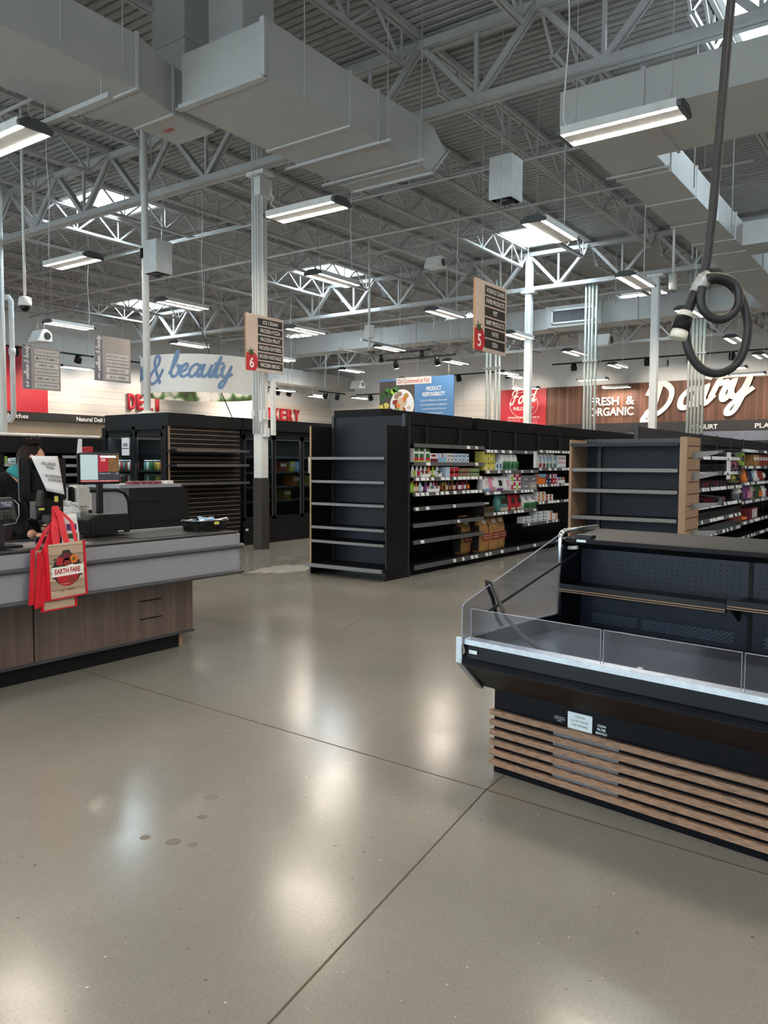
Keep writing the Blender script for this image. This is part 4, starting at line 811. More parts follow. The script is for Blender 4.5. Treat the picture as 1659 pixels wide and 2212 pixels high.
# labels on the base
M('label_white', '#d9e6ea', .5, var=.02)
lb = K().box(.405, -.003, .315, .527, -.001, .39).build('warning_label', 'label_white', t)
for k, s in enumerate(('CAUTION', 'DO NOT BLOCK', 'THIS OPENING')): text(s, cf(.466, -.0035, .373-.019*k), CUV, 'ink', lb, .0095, [.05,.085,.082][k], ext=.0005)
for k, s in enumerate(('CLEAN', 'FILTER', 'MONTHLY')): text(s, cf(.572, -.001, .358-.017*k), CUV, 'label_white', t, .011, [.04,.042,.056][k], ext=.0005, bold=.025, name='filter_lettering')
for k, s in enumerate(('POWER SUPPLY &', 'WIRING DIAGRAM', 'INSIDE')): text(s, cf(.362, -.001, .352-.009*k), CUV, 'label_white', t, .005, [.052,.056,.024][k], ext=.0005, name='wiring_lettering')
lb = K().box(.03, -.2475, .632, .075, -.246, .648).build('small_label', 'label_white', t)
for k in range(7): K().box(.038+k*.0045, -.2482, .637, .0405+k*.0045, -.2475, .643).build('bar_mark', 'ink', lb) if k == 0 else None
# tub, back, canopy
M('pan', '#3c424e', .42, .15, var=.12, scale=3)
along([(-.205,.67),(-.19,.655),(.02,.622),(.8,.612),(.8,.59),(-.03,.56),(-.2,.62)]).build('deck_pan', 'pan', t)
for a in (.2, .36, .6, .72, .98, 1.2, 1.4, 1.7, 2.0): K().sphere((a, -.15, .652), .007, .007, .005, 8, 5).build('bolt', 'chrome', t)
bk = along([(.8,.6),(.8,1.06),(.99,1.1),(.99,0),(.95,0),(.95,.6)]).build('back_panel', 'case_panel', t)
pf = K(); 
for i in range(60):
    for j in range(14):
        a = .03+i*.0305; z = .70+j*.024
        if abs(a-.905) < .03 or (j < 2 and i % 3 == 0): continue
        pf.box(a-.0028, .7985, z-.0028, a+.0028, .8, z+.0028)
pf.build('peg_hole', 'perf', bk)
sl = K()
for a0, a1 in ((.07, .35), (.36, .84), (.97, 1.4), (1.42, 1.8)):
    for j in range(6):
        k = 0
        while a0+k*.026+.02 < a1: sl.box(a0+k*.026+(j % 2)*.012, .7985, .636+j*.0095, a0+k*.026+.019+(j % 2)*.012, .7995, .639+j*.0095); k += 1
sl.build('air_slot', 'slot', bk)
st = K()
for k in range(9): st.box(.897, .797, .66+k*.042, .913, .8, .69+k*.042)
st.box(.893, .799, .61, .917, .8005, 1.05); st.build('bracket_slots', 'perf', bk)
cn = along([(.62,1.106),(.615,1.085),(.66,1.072),(.78,1.04),(.8,1.06),(.97,1.11),(1.0,1.1),(1.0,1.135),(.97,1.137),(.66,1.112)]).build('canopy', 'case_top', t, .003)
K().box(.05, .63, 1.109, .155, .68, 1.128).build('control_box', 'black', t, .004)
K().prism([(.06,.622,1.108),(.15,.622,1.108),(.15,.64,1.126),(.06,.64,1.126)], (0,.03,0)).build('control_face', 'dark_metal', t)
K().box(.075, .6135, 1.09, .13, .6145, 1.103).build('control_label', 'label_white', t)
K().tube([(.0,.66,1.05),(.03,.66,1.052),(.055,.66,1.056)], .011, 8).build('lamp_socket', 'plug_white', t)
# left end: frame, glass, post
along([(-.2,.62),(-.235,.6),(-.09,.44),(0,.43),(1.0,.43),(1.0,1.12),(.6,1.1),(.6,.7),(-.23,.69)], -.028, -.004).build('end_panel', 'case_black', t)
fr = K()
for p, q in (((-.016,-.26,.702),(-.016,-.26,.585)), ((-.016,-.262,.588),(-.016,-.094,.432))): fr.bar(p, q, .034, .012, (0,1,.4))
fr.build('end_trim', 'brushed', t, .002)
ps = K(); ps.tube([(-.016,.602,.69),(-.016,.602,1.10),(-.016,.607,1.122),(-.016,.622,1.137),(-.016,.65,1.141),(-.016,1.0,1.143)], .014, 8); ps.build('end_post', 'chrome', t)
K().prism([(-.02,-.24,.695),(-.02,-.24,.835),(-.02,-.225,.855),(-.02,.585,1.12),(-.02,.597,1.11),(-.02,.597,.70)], (.008,0,0)).build('end_glass', 'acrylic', t)
eg = K()
for p, q in (((-.016,-.24,.7),(-.016,-.24,.838)), ((-.016,-.24,.838),(-.016,-.225,.856)), ((-.016,-.225,.856),(-.016,.59,1.122)), ((-.016,-.24,.7),(-.016,.597,.7))): eg.bar(p, q, .006, .004)
M('acrylic_edge', '#8f93a0', .25, var=.05)
eg.build('glass_edge', 'acrylic_edge', t)
K().bar((-.006,.78,1.024), (-.006,-.05,.796), .009, .012).build('brace_rod', 'dark_metal', t)
for a0, a1 in ((.03, .685), (.695, 1.235), (1.245, 1.85), (1.86, LEN)):
    g = K().box(a0, -.236, .695, a1, -.23, .836).build('front_glass', 'acrylic', t)
    K().box(a0, -.2365, .836, a1, -.2295, .8375).box(a0, -.2365, .695, a0+.0015, -.2295, .836).box(a1-.0015, -.2365, .695, a1, -.2295, .836).build('glass_edge', 'acrylic_edge', g)
for a0, a1, dz in ((.012, .88, 0.), (.885, 1.75, .018), (1.755, 2.4, .0)):
    s = K().box(a0, .57, .836+dz, a1, .795, .85+dz).build('shelf', 'case_black', t)
    K().prism([(a0,.556,.868+dz),(a0,.55,.825+dz),(a0,.575,.82+dz),(a0,.575,.84+dz),(a0,.566,.85+dz),(a0,.562,.868+dz)], (a1-a0,0,0)).build('price_rail', 'case_black', s)
    K().box(a0, .551, .838+dz, a1, .554, .841+dz).box(a0, .549, .828+dz, a1, .553, .83+dz).build('rail_line', 'ply', s)
    K().prism([(a1-.03,.795,.75),(a1-.03,.795,.836+dz),(a1-.03,.66,.836+dz)], (.012,0,0)).build('shelf_bracket', 'matte_black', s)
o = K().tube([(.0-.035,.10,.70),(-.035,.06,.74),(-.035,.02,.85),(-.035,-.03,.92),(-.016,-.055,.942),(.02,-.06,.935),(.07,-.09,.88),(.15,-.13,.80),(.26,-.16,.735),(.38,-.185,.69),(.5,-.19,.672),(.62,-.19,.668)], .0095, 8).build('drain_hose', 'cable')
tag(o, 'dark flexible hose draped over the end glass into the produce case', 'hose')
o = thing('lamp_holder', 'clear plastic tube with white cap lying in the produce case', 'fitting', cf(.82,-.12,.66))
K().cyl((.79,-.12,.668), (.81,-.12,.668), .016, 10).build('cap', 'white', o); K().cyl((.81,-.12,.668), (.865,-.12,.668), .012, 10).build('body', 'clear_plastic', o); K().cyl((.865,-.12,.666), (.9,-.12,.662), .002, 5).build('wire', 'chrome', o)
# ------------------------------------------------------------------ checkout lane
t = thing('checkout_counter', 'grey and walnut checkout counter with belt, at left', 'counter', (3.5, 5.03, 0))
def rr(x0, x1, y0, y1, r, n=6):
    P = [(x0, y0)]
    for k in range(n+1): a = -pi/2+pi/2*k/n; P.append((x1-r+r*cos(a), y0+r+r*sin(a)))
    for k in range(n+1): a = pi/2*k/n; P.append((x1-r+r*cos(a), y1-r+r*sin(a)))
    return P+[(x0, y1)]
def slab(x0, x1, y0, y1, r, z0, z1): return MB().prism([(x, y, z0) for x, y in rr(x0, x1, y0, y1, r)], (0, 0, z1-z0))
slab(1.0, 4.30, 5.08, 5.45, .05, 0, .115).build('kick_base', 'matte_black', t)
slab(1.0, 4.43, 5.03, 5.48, .06, .115, .135).build('kick_trim', 'rubber', t)
b = slab(1.0, 4.42, 5.04, 5.47, .06, .135, .585).build('walnut_panel', 'laminate', t)
MB().box(2.985, 5.036, .135, 2.992, 5.045, .585).box(3.86, 5.036, .425, 4.07, 5.045, .434).box(3.86, 5.036, .285, 4.07, 5.045, .294).build('slot', 'matte_black', b)
bx(4.28, 5.1, 0, 4.33, 5.2, .115).build('foot_block', 'tan', t)
slab(1.0, 4.74, 4.79, 5.56, .1, .585, .915).build('upper_body', 'counter_grey', t, .004)
for z in (.6, .81): 
    P = [(x, y, z) for x, y in rr(1.0, 4.765, 4.775, 5.58, .11)][:-1]
    MB().tube(P, .017, 8).build('bumper_rail', 'rubber', t)
slab(1.0, 4.73, 4.8, 5.55, .1, .915, .93).build('top', 'belt', t)
bx(3.75, 4.9, .93, 4.5, 5.33, .934).build('conveyor_belt', 'belt', t); MB().box(3.3, 5.38, .93, 4.65, 5.43, .95).box(3.6, 5.46, .93, 4.6, 5.55, .938).build('side_rail', 'counter_grey', t)
MB().box(2.8, 4.87, .93, 3.35, 5.3, .937).build('scanner_plate', 'metal', t); MB().box(3.05, 5.08, .937, 3.35, 5.12, .985).build('scanner_hump', 'black', t, .01)
o = tag(bx(3.48, 5.375, .951, 3.62, 5.39, .968).build('caution_tape', 'yellow'), 'short yellow marked tape on the counter rail beside the red tote handles', 'tape')
text('5470', (3.55, 5.374, .96), XY, 'ink', o, .012, .07)
# next lane's cabinet and panel
t = thing('lane_cabinet', 'black impulse cabinet with grey rounded side panel behind the counter', 'cabinet', (4.6, 6.0, 0))
MB().prism([(4.5, 6.0, 0), (4.5, 6.0, 1.27), (5.13, 6.0, 1.27), (5.17, 6.0, 1.25), (5.19, 6.0, 1.2), (5.19, 6.0, 0)], (0, .5, 0)).build('body', 'black', t, .003)
bx(4.4, 6.0, 1.27, 5.1, 6.5, 1.3).build('top', 'counter_grey', t); MB().box(4.52, 5.99, 1.14, 4.88, 6.0, 1.15).box(4.85, 5.985, .955, 5.19, 6.0, .965).build('fold', 'matte_black', t)
MB().prism([(3.55, 5.97, 0), (3.55, 5.97, 1.25), (4.36, 5.97, 1.25), (4.43, 5.97, 1.22), (4.46, 5.97, 1.15), (4.46, 5.97, 0)], (0, .03, 0)).build('side_panel', 'counter_grey', t)
MB().tube([(3.55, 5.965, 1.26), (4.34, 5.965, 1.26), (4.42, 5.965, 1.235), (4.465, 5.965, 1.17), (4.475, 5.965, 1.1), (4.475, 5.965, .6)], .015, 8).build('edge_bumper', 'black', t)
o = thing('candy_tray', 'low row of small dark red sweets packs on the black cabinet top', 'tray', (4.7, 6.1, 1.3)); 
for k in range(7): MB().prism([(4.55+k*.07, 6.02, 1.301), (4.6+k*.07, 6.02, 1.301), (4.605+k*.07, 6.03, 1.33), (4.56+k*.07, 6.03, 1.325)], (0, .1, 0)).build('packet', 'maroon' if k < 5 else 'sign_pale', o)
# devices and things on the counter
t = thing('pos_monitor', 'black till screen seen from behind, with a paper notice hung over it', 'monitor', (3.2, 5.2, .93))
bx(3.01, 5.2, 1.225, 3.365, 5.235, 1.53).build('housing', 'black', t, .008); bx(3.09, 5.17, 1.29, 3.2, 5.2, 1.45).build('rear_bulge', 'matte_black', t, .01)
MB().bar((3.28, 5.21, .94), (3.26, 5.19, 1.3), .07, .05).build('stand', 'matte_black', t); bx(3.24, 5.16, .94, 3.38, 5.3, .96).build('stand_base', 'black', t)
n = MB(); W = 8
V = []
for j in range(9):
    q = j/8
    for i in range(W+1):
        u = i/W; xl = 3.07+.115*q; xr = 3.275+.035*q-.0*u
        V.append((xl+(xr-xl)*u, 5.165-.012*sin(pi*u)-.02*q*u, 1.542-.012*u*0-(.275-.03*(1-u))*q))
n.add(V, [(j*(W+1)+i, j*(W+1)+i+1, (j+1)*(W+1)+i+1, (j+1)*(W+1)+i) for j in range(8) for i in range(W)], True)
o = tag(n.build('paper_notice', 'paper'), 'white sheet reading all sales final hung on the back of the till screen', 'notice')
m_ = o.modifiers.new('s', 'SOLIDIFY'); m_.thickness = .0006
TU = (Vector((1, 0, -.12)).normalized(), Vector((.1, 0, 1)).normalized())
for s, x, z, wd in (('ALL SALES', 3.19, 1.49, .1), ('FINAL', 3.203, 1.462, .058), ('NO RETURNS', 3.225, 1.4, .115), ('OR REFUNDS', 3.24, 1.372, .105)):
    text(s, (x, 5.143, z), TU, 'ink', o, .016, wd*1.1, ext=.0, bold=.012); q = MB().bar((x-wd/2, 5.143, z-.0105+.06*wd), (x+wd/2, 5.143, z-.0105-.06*wd), .001, .0018); adopt(q.build('underline', 'ink'), o)
t = thing('scanner_gun', 'black hand scanner with yellow label in its holder below the paper notice', 'scanner', (3.08, 5.1, .97))
MB().bar((3.12, 5.13, 1.30), (3.08, 5.09, 1.18), .045, .05).build('head', 'black', t, .008); MB().tube([(3.08, 5.09, 1.19), (3.075, 5.085, 1.1)], [.024, .018], 10).build('grip', 'matte_black', t)
bx(3.062, 5.06, 1.17, 3.1, 5.064, 1.185).build('sticker', 'yellow', t); MB().box(3.13, 5.14, 1.13, 3.3, 5.17, 1.24).build('holder', 'matte_black', t, .008)
MB().tube([(3.075, 5.085, 1.1), (3.09, 5.09, 1.06), (3.14, 5.1, 1.05), (3.2, 5.15, 1.1)], .005, 6).build('cord', 'black', t); bx(3.225, 5.13, 1.22, 3.25, 5.138, 1.26).build('tag', 'yellow', t)
t = thing('customer_display', 'lit customer screen on a black pole facing the shopper', 'monitor', (3.86, 5.5, .93))
MB().prism([(3.665, 5.5, 1.325), (4.045, 5.5, 1.325), (4.03, 5.5, 1.595), (3.66, 5.5, 1.57)], (0, .03, 0)).build('housing', 'black', t, .006)
M('screen_pale', '#b9d0d6', .3, var=.02, emit=.12); M('screen_grey', '#3a4048', .3, var=.02, emit=.1); M('screen_red', '#a82436', .3, var=.05, emit=.12); M('screen_white', '#f4f4f4', .3, var=0, emit=.3)
M('seeds', '#7a5a38', .4, var=.9, scale=90, emit=.1)
sc = bx(3.675, 5.4985, 1.345, 4.03, 5.4995, 1.575).build('screen', 'screen_grey', t)
bx(3.678, 5.4975, 1.362, 3.832, 5.4985, 1.558).build('receipt_area', 'screen_pale', sc); r_ = bx(3.838, 5.4975, 1.425, 3.93, 5.4985, 1.555).build('advert', 'screen_red', sc)
bx(3.93, 5.4975, 1.425, 4.03, 5.4985, 1.56).build('advert_photo', 'seeds', sc); bx(3.676, 5.4975, 1.345, 4.029, 5.4985, 1.358).build('ticker', 'screen_red', sc); bx(3.855, 5.4965, 1.537, 4.0, 5.4975, 1.552).build('caption_bar', 'screen_white', sc)
text('Our Commitment to You!', (3.927, 5.496, 1.5445), XY, 'ink', sc, .009, .12, ext=.0); text('NOTHING\nARTIFICIAL', (3.882, 5.497, 1.518), XY, 'screen_white', sc, .02, .045, ext=0.); text('Wednesday, July 10, 2024', (3.895, 5.497, 1.41), XY, 'screen_white', sc, .007, .1, ext=0.); text('5:20 PM', (4.01, 5.497, 1.41), XY, 'screen_white', sc, .007, .03, ext=0.)
text('a unique food philosophy  harmful ingredients out of ou', (3.853, 5.497, 1.3515), XY, 'screen_white', sc, .008, .34, ext=0.)
MB().box(3.84, 5.51, .95, 3.885, 5.54, 1.33).build('pole', 'black', t); bx(3.78, 5.44, .93, 3.94, 5.56, .95).build('foot', 'black', t)
t = thing('receipt_printer', 'black receipt printer on the counter in front of the screen pole', 'printer', (3.78, 5.3, .95))
MB().prism([(3.58, 5.25, .952), (3.58, 5.25, 1.06), (3.66, 5.25, 1.1), (3.92, 5.25, 1.1), (3.94, 5.25, 1.08), (3.945, 5.25, .952)], (0, .17, 0)).build('body', 'black', t, .006)
bx(3.575, 5.28, .985, 3.585, 5.39, 1.03).build('paper_slot', 'perf', t); bx(3.83, 5.248, .962, 3.88, 5.25, .97).build('nameplate', 'sign_pale', t)
t = thing('payment_terminal', 'black card terminal on a stand at the left edge of the picture', 'terminal', (2.75, 5.0, .94))
MB().prism([(2.58, 4.96, 1.12), (2.85, 4.96, 1.12), (2.865, 5.03, 1.26), (2.58, 5.03, 1.26)], (0, .03, .01)).build('body', 'black', t, .006)
sl_ = MB().prism([(2.6, 4.99, 1.2), (2.835, 4.99, 1.2), (2.84, 5.012, 1.243), (2.6, 5.012, 1.243)], (0, -.002, .001)).build('screen', 'dkblue', t); text('EARTH\nFARE', (2.79, 4.99, 1.222), (Vector((1,0,0)), Vector((0,.45,.89))), 'sign_pale', sl_, .028, .07, ext=.012)
MB().box(2.7, 5.0, .95, 2.78, 5.05, 1.13).build('stand', 'dark_metal', t); MB().box(2.6, 4.94, .94, 2.87, 5.08, .955).build('foot', 'black', t)
MB().tube([(2.86, 5.02, 1.25), (2.88, 5.0, 1.22), (2.87, 4.98, 1.15), (2.84, 4.97, 1.1), (2.76, 4.98, 1.09)], .004, 6).build('cord', 'metal', t)
kp = MB()
for i in range(3):
    for j in range(3): kp.box(2.76+i*.022, 4.958, 1.13+j*.018, 2.775+i*.022, 4.962, 1.14+j*.018)
kp.build('keypad', 'dark_metal', t)
t = thing('hand_dispenser', 'white and black touch free dispenser fixed to the grey panel', 'dispenser', (3.87, 5.8, 1.1))
bx(3.84, 5.8, 1.12, 3.975, 5.95, 1.31).build('cover', 'white', t, .02); bx(3.79, 5.81, 1.1, 3.835, 5.95, 1.3).build('black_strip', 'black', t, .012); bx(3.76, 5.83, 1.12, 3.79, 5.95, 1.3).build('side', 'white', t, .01)
t = thing('cleaner_jug', 'white plastic jug standing behind the counter', 'jug', (3.74, 5.72, .93))
MB().prism([(3.68, 5.68, .93), (3.8, 5.68, .93), (3.8, 5.68, 1.1), (3.77, 5.68, 1.15), (3.71, 5.68, 1.16), (3.68, 5.68, 1.12)], (0, .1, 0)).build('body', 'paper', t, .015); MB().cyl((3.72, 5.73, 1.15), (3.72, 5.73, 1.19), .022, 10).build('cap', 'white', t)
MB().tube([(3.74, 5.73, 1.17), (3.79, 5.73, 1.165), (3.81, 5.73, 1.12)], .014, 8).build('handle', 'paper', t); bx(3.72, 5.677, .97, 3.79, 5.68, 1.06).build('print', 'sky_blue', t)
t = thing('water_bottle', 'small clear water bottle with black cap', 'bottle', (3.86, 5.62, .93))
MB().lathe([(.03,0),(.032,.01),(.03,.06),(.033,.09),(.024,.13),(.013,.15),(.013,.16)], (3.84, 5.62, .94), 14).build('body', 'clear_plastic', t); MB().lathe([(.015,.155),(.015,.178)], (3.84, 5.62, .94), 12).build('cap', 'black', t)
t = thing('counter_tray', 'clear plastic holder with a tan insert beside the water bottle', 'holder', (3.76, 5.6, .93))
MB().box(3.71, 5.6, .935, 3.85, 5.7, 1.1).build('holder', 'clear_plastic', t); bx(3.72, 5.62, .94, 3.8, 5.68, 1.0).build('insert', 'tan', t)
o = tag(bx(3.97, 5.962, 1.03, 4.09, 5.966, 1.24).build('posted_notice', 'paper'), 'printed white notice taped on the grey panel by the screen pole', 'notice')
ln = MB()
for k in range(15): ln.box(3.985, 5.9605, 1.05+k*.011, 4.07-.01*(k % 3), 5.962, 1.053+k*.011)
adopt(ln.build('printed_lines', 'slate_text'), o)
t = thing('sample_basket', 'black woven basket on the counter end', 'basket', (4.75, 5.2, .93))
bs = MB(); n = 28
for zz, sc in ((.94, .8), (.958, .86), (.976, .92), (.994, .96), (1.01, 1.0)):
    P = []
    for i in range(n+1):
        a = 2*pi*i/n; P.append((4.6+.2*sc*math.copysign(abs(cos(a))**.6, cos(a)), 5.12+.13*sc*math.copysign(abs(sin(a))**.6, sin(a)), zz+.003*(i % 2)))
    bs.tube(P, .009, 6)
bs.box(4.45, 5.02, .931, 4.75, 5.22, .94); bs.build('weave', 'black', t); MB().box(4.45, 5.02, .94, 4.46, 5.22, .99).box(4.74, 5.02, .94, 4.75, 5.22, .99).build('liner', 'matte_black', t)
bx(4.58, 4.98, .985, 4.63, 4.984, 1.008).build('price_tag', 'yellow', t)
random.seed(2)
for k in range(22):
    x, y, a, z = 4.6+random.uniform(-.14, .14), 5.12+random.uniform(-.08, .08), random.uniform(0, 3), 1.0+.03*random.random()
    d = Vector((cos(a), sin(a), random.uniform(-.2, .3))).normalized()*.05; e = Vector((-sin(a), cos(a), random.uniform(-.3, .3))).normalized()*.018; c_ = Vector((x, y, z))
    up_ = d.cross(e).normalized()*.003
    o = tag(MB().prism([c_-d-e, c_+d-e, c_+d+e, c_-d+e], up_).build('sample_packet', random.choice(('ltblue', 'paper', 'paper', 'sky_blue'))), 'little white and blue sample packet heaped in the black basket', 'packet', 'sample packets in the basket')
t = thing('coupon_stand', 'red topped device on a slim post with a tall white slip, behind the customer screen', 'stand', (4.55, 6.72, 0))
MB().cyl((4.57, 6.75, 0), (4.57, 6.75, 1.58), .02, 8).build('post', 'matte_black', t); MB().prism([(4.5, 6.7, 1.585), (4.62, 6.7, 1.6), (4.62, 6.7, 1.65), (4.51, 6.7, 1.64)], (0, .08, 0)).build('head', 'red', t)
MB().prism([(4.44, 6.69, 1.57), (4.495, 6.69, 1.57), (4.505, 6.7, 1.72), (4.465, 6.7, 1.72)], (0, .004, 0)).build('slip', 'paper', t)
# ------------------------------------------------------------------ red trimmed tote bags on the counter front
def tote(name, x0, z0, wd, ht, y, tilt, lab, logo=False, th=.018):
    t = thing(name, lab, 'bag', (x0, y, z0), 'tote bags hung on the counter')
    U = Vector((cos(tilt), 0, sin(tilt))); V = Vector((-sin(tilt), 0, cos(tilt))); N = Vector((0, -1, 0)); O = Vector((x0, y, z0))
    f = lambda a, b, c: O+U*a+V*b+N*c
    MB(f).box(.012, .004, 0, wd-.012, ht, th).build('body', 'bag_wood', t, .003)
    MB(f).box(0, 0, -.004, .014, ht+.004, th+.003).box(wd-.01, 0, -.004, wd+.004, ht, th+.003).box(0, -.004, -.004, wd, .004, th+.002).build('red_gusset', 'bag_red', t, .002)
    if logo:
        f0_ = f; f = lambda a, b, c: f0_(.14+(a-.155)*1.14, .185+(b-.185)*1.12, c)
        n_ = 26; lg = MB(f).prism([(.155+.092*cos(2*pi*k/n_), .185+.098*sin(2*pi*k/n_), th) for k in range(n_)], f and (0, 0, .0012)).prism([(.06,.14,th),(.25,.14,th),(.25,.215,th),(.06,.215,th)], (0,0,.001)).prism([(.12,.27,th),(.19,.27,th),(.175,.3,th),(.135,.3,th)], (0,0,.001)).build('badge', 'badge_dark', t)
        MB(f).prism([(.155+.07*cos(pi+pi*k/12), .15+.062*sin(pi+pi*k/12), th+.0013) for k in range(13)], (0,0,.0005)).build('badge_red', 'red', lg)
        MB(f).prism([(.052,.15,th+.0015),(.26,.15,th+.0015),(.255,.165,th+.0015),(.262,.185,th+.0015),(.256,.207,th+.0015),(.2,.207,th+.0015),(.19,.214,th+.0015),(.14,.205,th+.0015),(.06,.207,th+.0015),(.053,.19,th+.0015),(.06,.17,th+.0015)], (0,0,.001)).build('banner', 'letter_white', lg)
        text('EARTH FARE', f(.156, .179, th+.003), (U, V), 'red', lg, .034, .185, ext=.0, bold=.035)
        text('Your Healthy Supermarket', f(.155, .103, th+.002), (U, V), 'letter_white', lg, .0085, .1, ext=.0)
        text('EST', f(.118, .062, th+.001), (U, V), 'ink', t, .012, .024, ext=.0); text('1975', f(.17, .065, th+.001), (U, V), 'ink', t, .02, .05, ext=.0)
        for x, z, r, mt in ((.155,.262,.026,'maroon'),(.112,.238,.028,'red'),(.155,.23,.026,'brick_red'),(.2,.243,.029,'orange'),(.13,.125,.022,'red'),(.178,.12,.024,'brick_red')):
            MB(f).prism([(x+r*cos(2*pi*k/14), z+r*.9*sin(2*pi*k/14), th+.0016) for k in range(14)], (0,0,.0006)).build('tomato', mt, lg)
        MB(f).prism([(.2+.016*cos(pi*k/5)*(1 if k % 2 else .35), .243+.016*sin(pi*k/5)*(1 if k % 2 else .35), th+.0024) for k in range(10)], (0,0,.0004)).prism([(.065,.25,th+.002),(.085,.262,th+.002),(.095,.24,th+.002)], (0,0,.0004)).build('leaf', 'leaf', lg)
    return t, f
M('badge_dark', '#262b26', .6)
t0, f0 = tote('tote_bag', 2.905, .605, .28, .36, 4.725, .045, 'front tote bag with the round tomato badge, wood print and red edges', True)
h = MB()
for a0, a1, cx_, cz_, yy in ((.035, .085, .075, .56, -.012), (.09, .12, .06, .5, .0), (.13, .2, .12, .5, -.004)):
    pass
def strap(P, wd, mat, parent, yo=0.):
    m = MB()
    for p, q in zip(P, P[1:]): m.bar(p, q, .004, wd, (0, 0, 1)) if 0 else m.prism([Vector(p)-Vector((wd/2,0,0)), Vector(p)+Vector((wd/2,0,0)), Vector(q)+Vector((wd/2,0,0)), Vector(q)-Vector((wd/2,0,0))], (0, .004, 0))
    return m.build('handle', mat, parent)
strap([(2.97, 4.72, .955), (2.98, 4.75, 1.05), (3.02, 4.8, 1.13), (3.03, 4.82, 1.2)], .05, 'bag_red', t0); strap([(3.05, 4.72, .96), (3.04, 4.75, 1.05), (3.05, 4.79, 1.13), (3.03, 4.82, 1.21)], .045, 'bag_red', t0)
strap([(3.12, 4.72, .96), (3.12, 4.75, 1.04), (3.13, 4.79, 1.1), (3.09, 4.81, 1.15), (3.06, 4.83, 1.18)], .025, 'bag_red', t0)
ti, fi = tote('tote_bag', 2.87, .535, .25, .36, 4.752, .02, 'rear tote bag peeping out below the front one')
strap([(2.98, 4.77, .9), (3.05, 4.81, 1.05), (3.05, 4.83, 1.16)], .05, 'bag_red', ti)
for k, (x, z, tl, lab) in enumerate(((2.885, .6, .06, 'narrow red tote edge nearest the front bag'), (2.85, .57, .08, 'narrow red tote edge, second from the front bag'), (2.82, .56, .06, 'narrow red tote edge, third from the front bag'), (2.785, .585, .05, 'narrow red tote edge, leftmost of the hanging bunch'))):
    tq = thing('tote_bag', lab, 'bag', (x, 4.735, z), 'tote bags hung on the counter')
    y = 4.722+.006*k; d = Vector((tl*.35, 0, .36)); p = Vector((x, y, z)); P = [p, p+Vector((.035, 0, 0)), p+d+Vector((.035, 0, 0)), p+d+Vector((.008, 0, .0))]
    MB().prism(P, (0, .012, 0)).build('red_gusset', 'bag_red', tq, .003); P2 = [p+Vector((.033, .013, .01)), p+Vector((.14, .013, .01)), p+d+Vector((.14, .013, -.01)), p+d+Vector((.03, .013, -.01))]
    MB().prism(P2, (0, .003, 0)).build('body', 'bag_wood', tq); strap([p+d+Vector((.05, .014, -.01)), p+d+Vector((.09+.01*k, .03, .1)), Vector((3.02+.012*k, 4.83, 1.14))], .03, 'bag_red', tq)
tag(MB().tube([(3.02, 4.84, 1.17), (3.06, 4.84, 1.19), (3.12, 4.9, 1.19), (3.2, 5.1, 1.15)], .008, 6).build('bag_hook', 'black'), 'black hook arm carrying the tote handles', 'hook')
bag('flyer_bag', 'white printed bag behind the tote handles', 'bag', None, 3.11, 3.23, 4.84, .04, .93, .22, 'paper', ((.2,.8,.5,.7,'purple'),(.2,.8,.25,.4,'leaf')), lean=-.3)
# ------------------------------------------------------------------ cashier behind the counter
def skin(name, verts, edges, radii, mat, parent, root=0, sub=2):
    me = bpy.data.meshes.new(name); off = parent.location if parent else Vector()
    me.from_pydata([Vector(v)-off+Vector((.15, 0, 0)) for v in verts], edges, []); o = bpy.data.objects.new(name, me); COL.objects.link(o)
    sm = o.modifiers.new('skin', 'SKIN'); sm.use_smooth_shade = True
    for i, r in enumerate(radii):
        d = me.skin_vertices[0].data[i]; d.radius = r if isinstance(r, tuple) else (r, r); d.use_root = (i == root)
    s = o.modifiers.new('sub', 'SUBSURF'); s.levels = sub; s.render_levels = sub
    me.materials.append(MATS[mat]); adopt(o, parent); return o
HX, HY = 3.32, 5.83
cs = thing('person', 'cashier in a dark jacket with hair in a bun, bent over behind the till screen', 'person', (3.0, 6.0, 0))
def chain(lst): return [(i, i+1) for i in range(len(lst)-1)]
V_ = [(2.98, 6.0, .93), (2.99, 5.99, 1.08), (3.03, 5.96, 1.2), (3.1, 5.92, 1.29), (3.19, 5.89, 1.35), (3.26, 5.86, 1.41), (HX-.03, HY+.02, 1.48), (HX, HY, 1.53)]
R_ = [(.15,.11), (.13,.1), (.15,.11), (.15,.1), (.08,.07), .052, .08, .07]
E_ = chain(V_)
def limb(start, pts, rad):
    k = len(V_); V_.extend(pts); R_.extend(rad); E_.append((start, k)); E_.extend((k+i, k+i+1) for i in range(len(pts)-1)); return len(V_)-1
aR = [(3.14, 5.77, 1.25), (3.1, 5.64, 1.1), (3.06, 5.58, 1.03), (3.04, 5.45, .99), (3.06, 5.36, .975)]
aL = [(3.16, 6.04, 1.26), (3.24, 6.05, 1.1), (3.3, 5.98, 1.02), (3.36, 5.82, .995), (3.38, 5.7, .98)]
limb(3, aR, [.065, .055, .048, .04, .03]); limb(3, aL, [.065, .055, .048, .04, .03])
for lx, ly in ((3.0, 5.9), (2.98, 6.1)):
    limb(0, [(lx, ly, .82), (lx+.02, ly, .5), (lx-.01, ly, .1), (lx+.1, ly-.03, .03)], [.095, .06, .045, .035])
skin('body', V_, E_, R_, 'skin', cs)
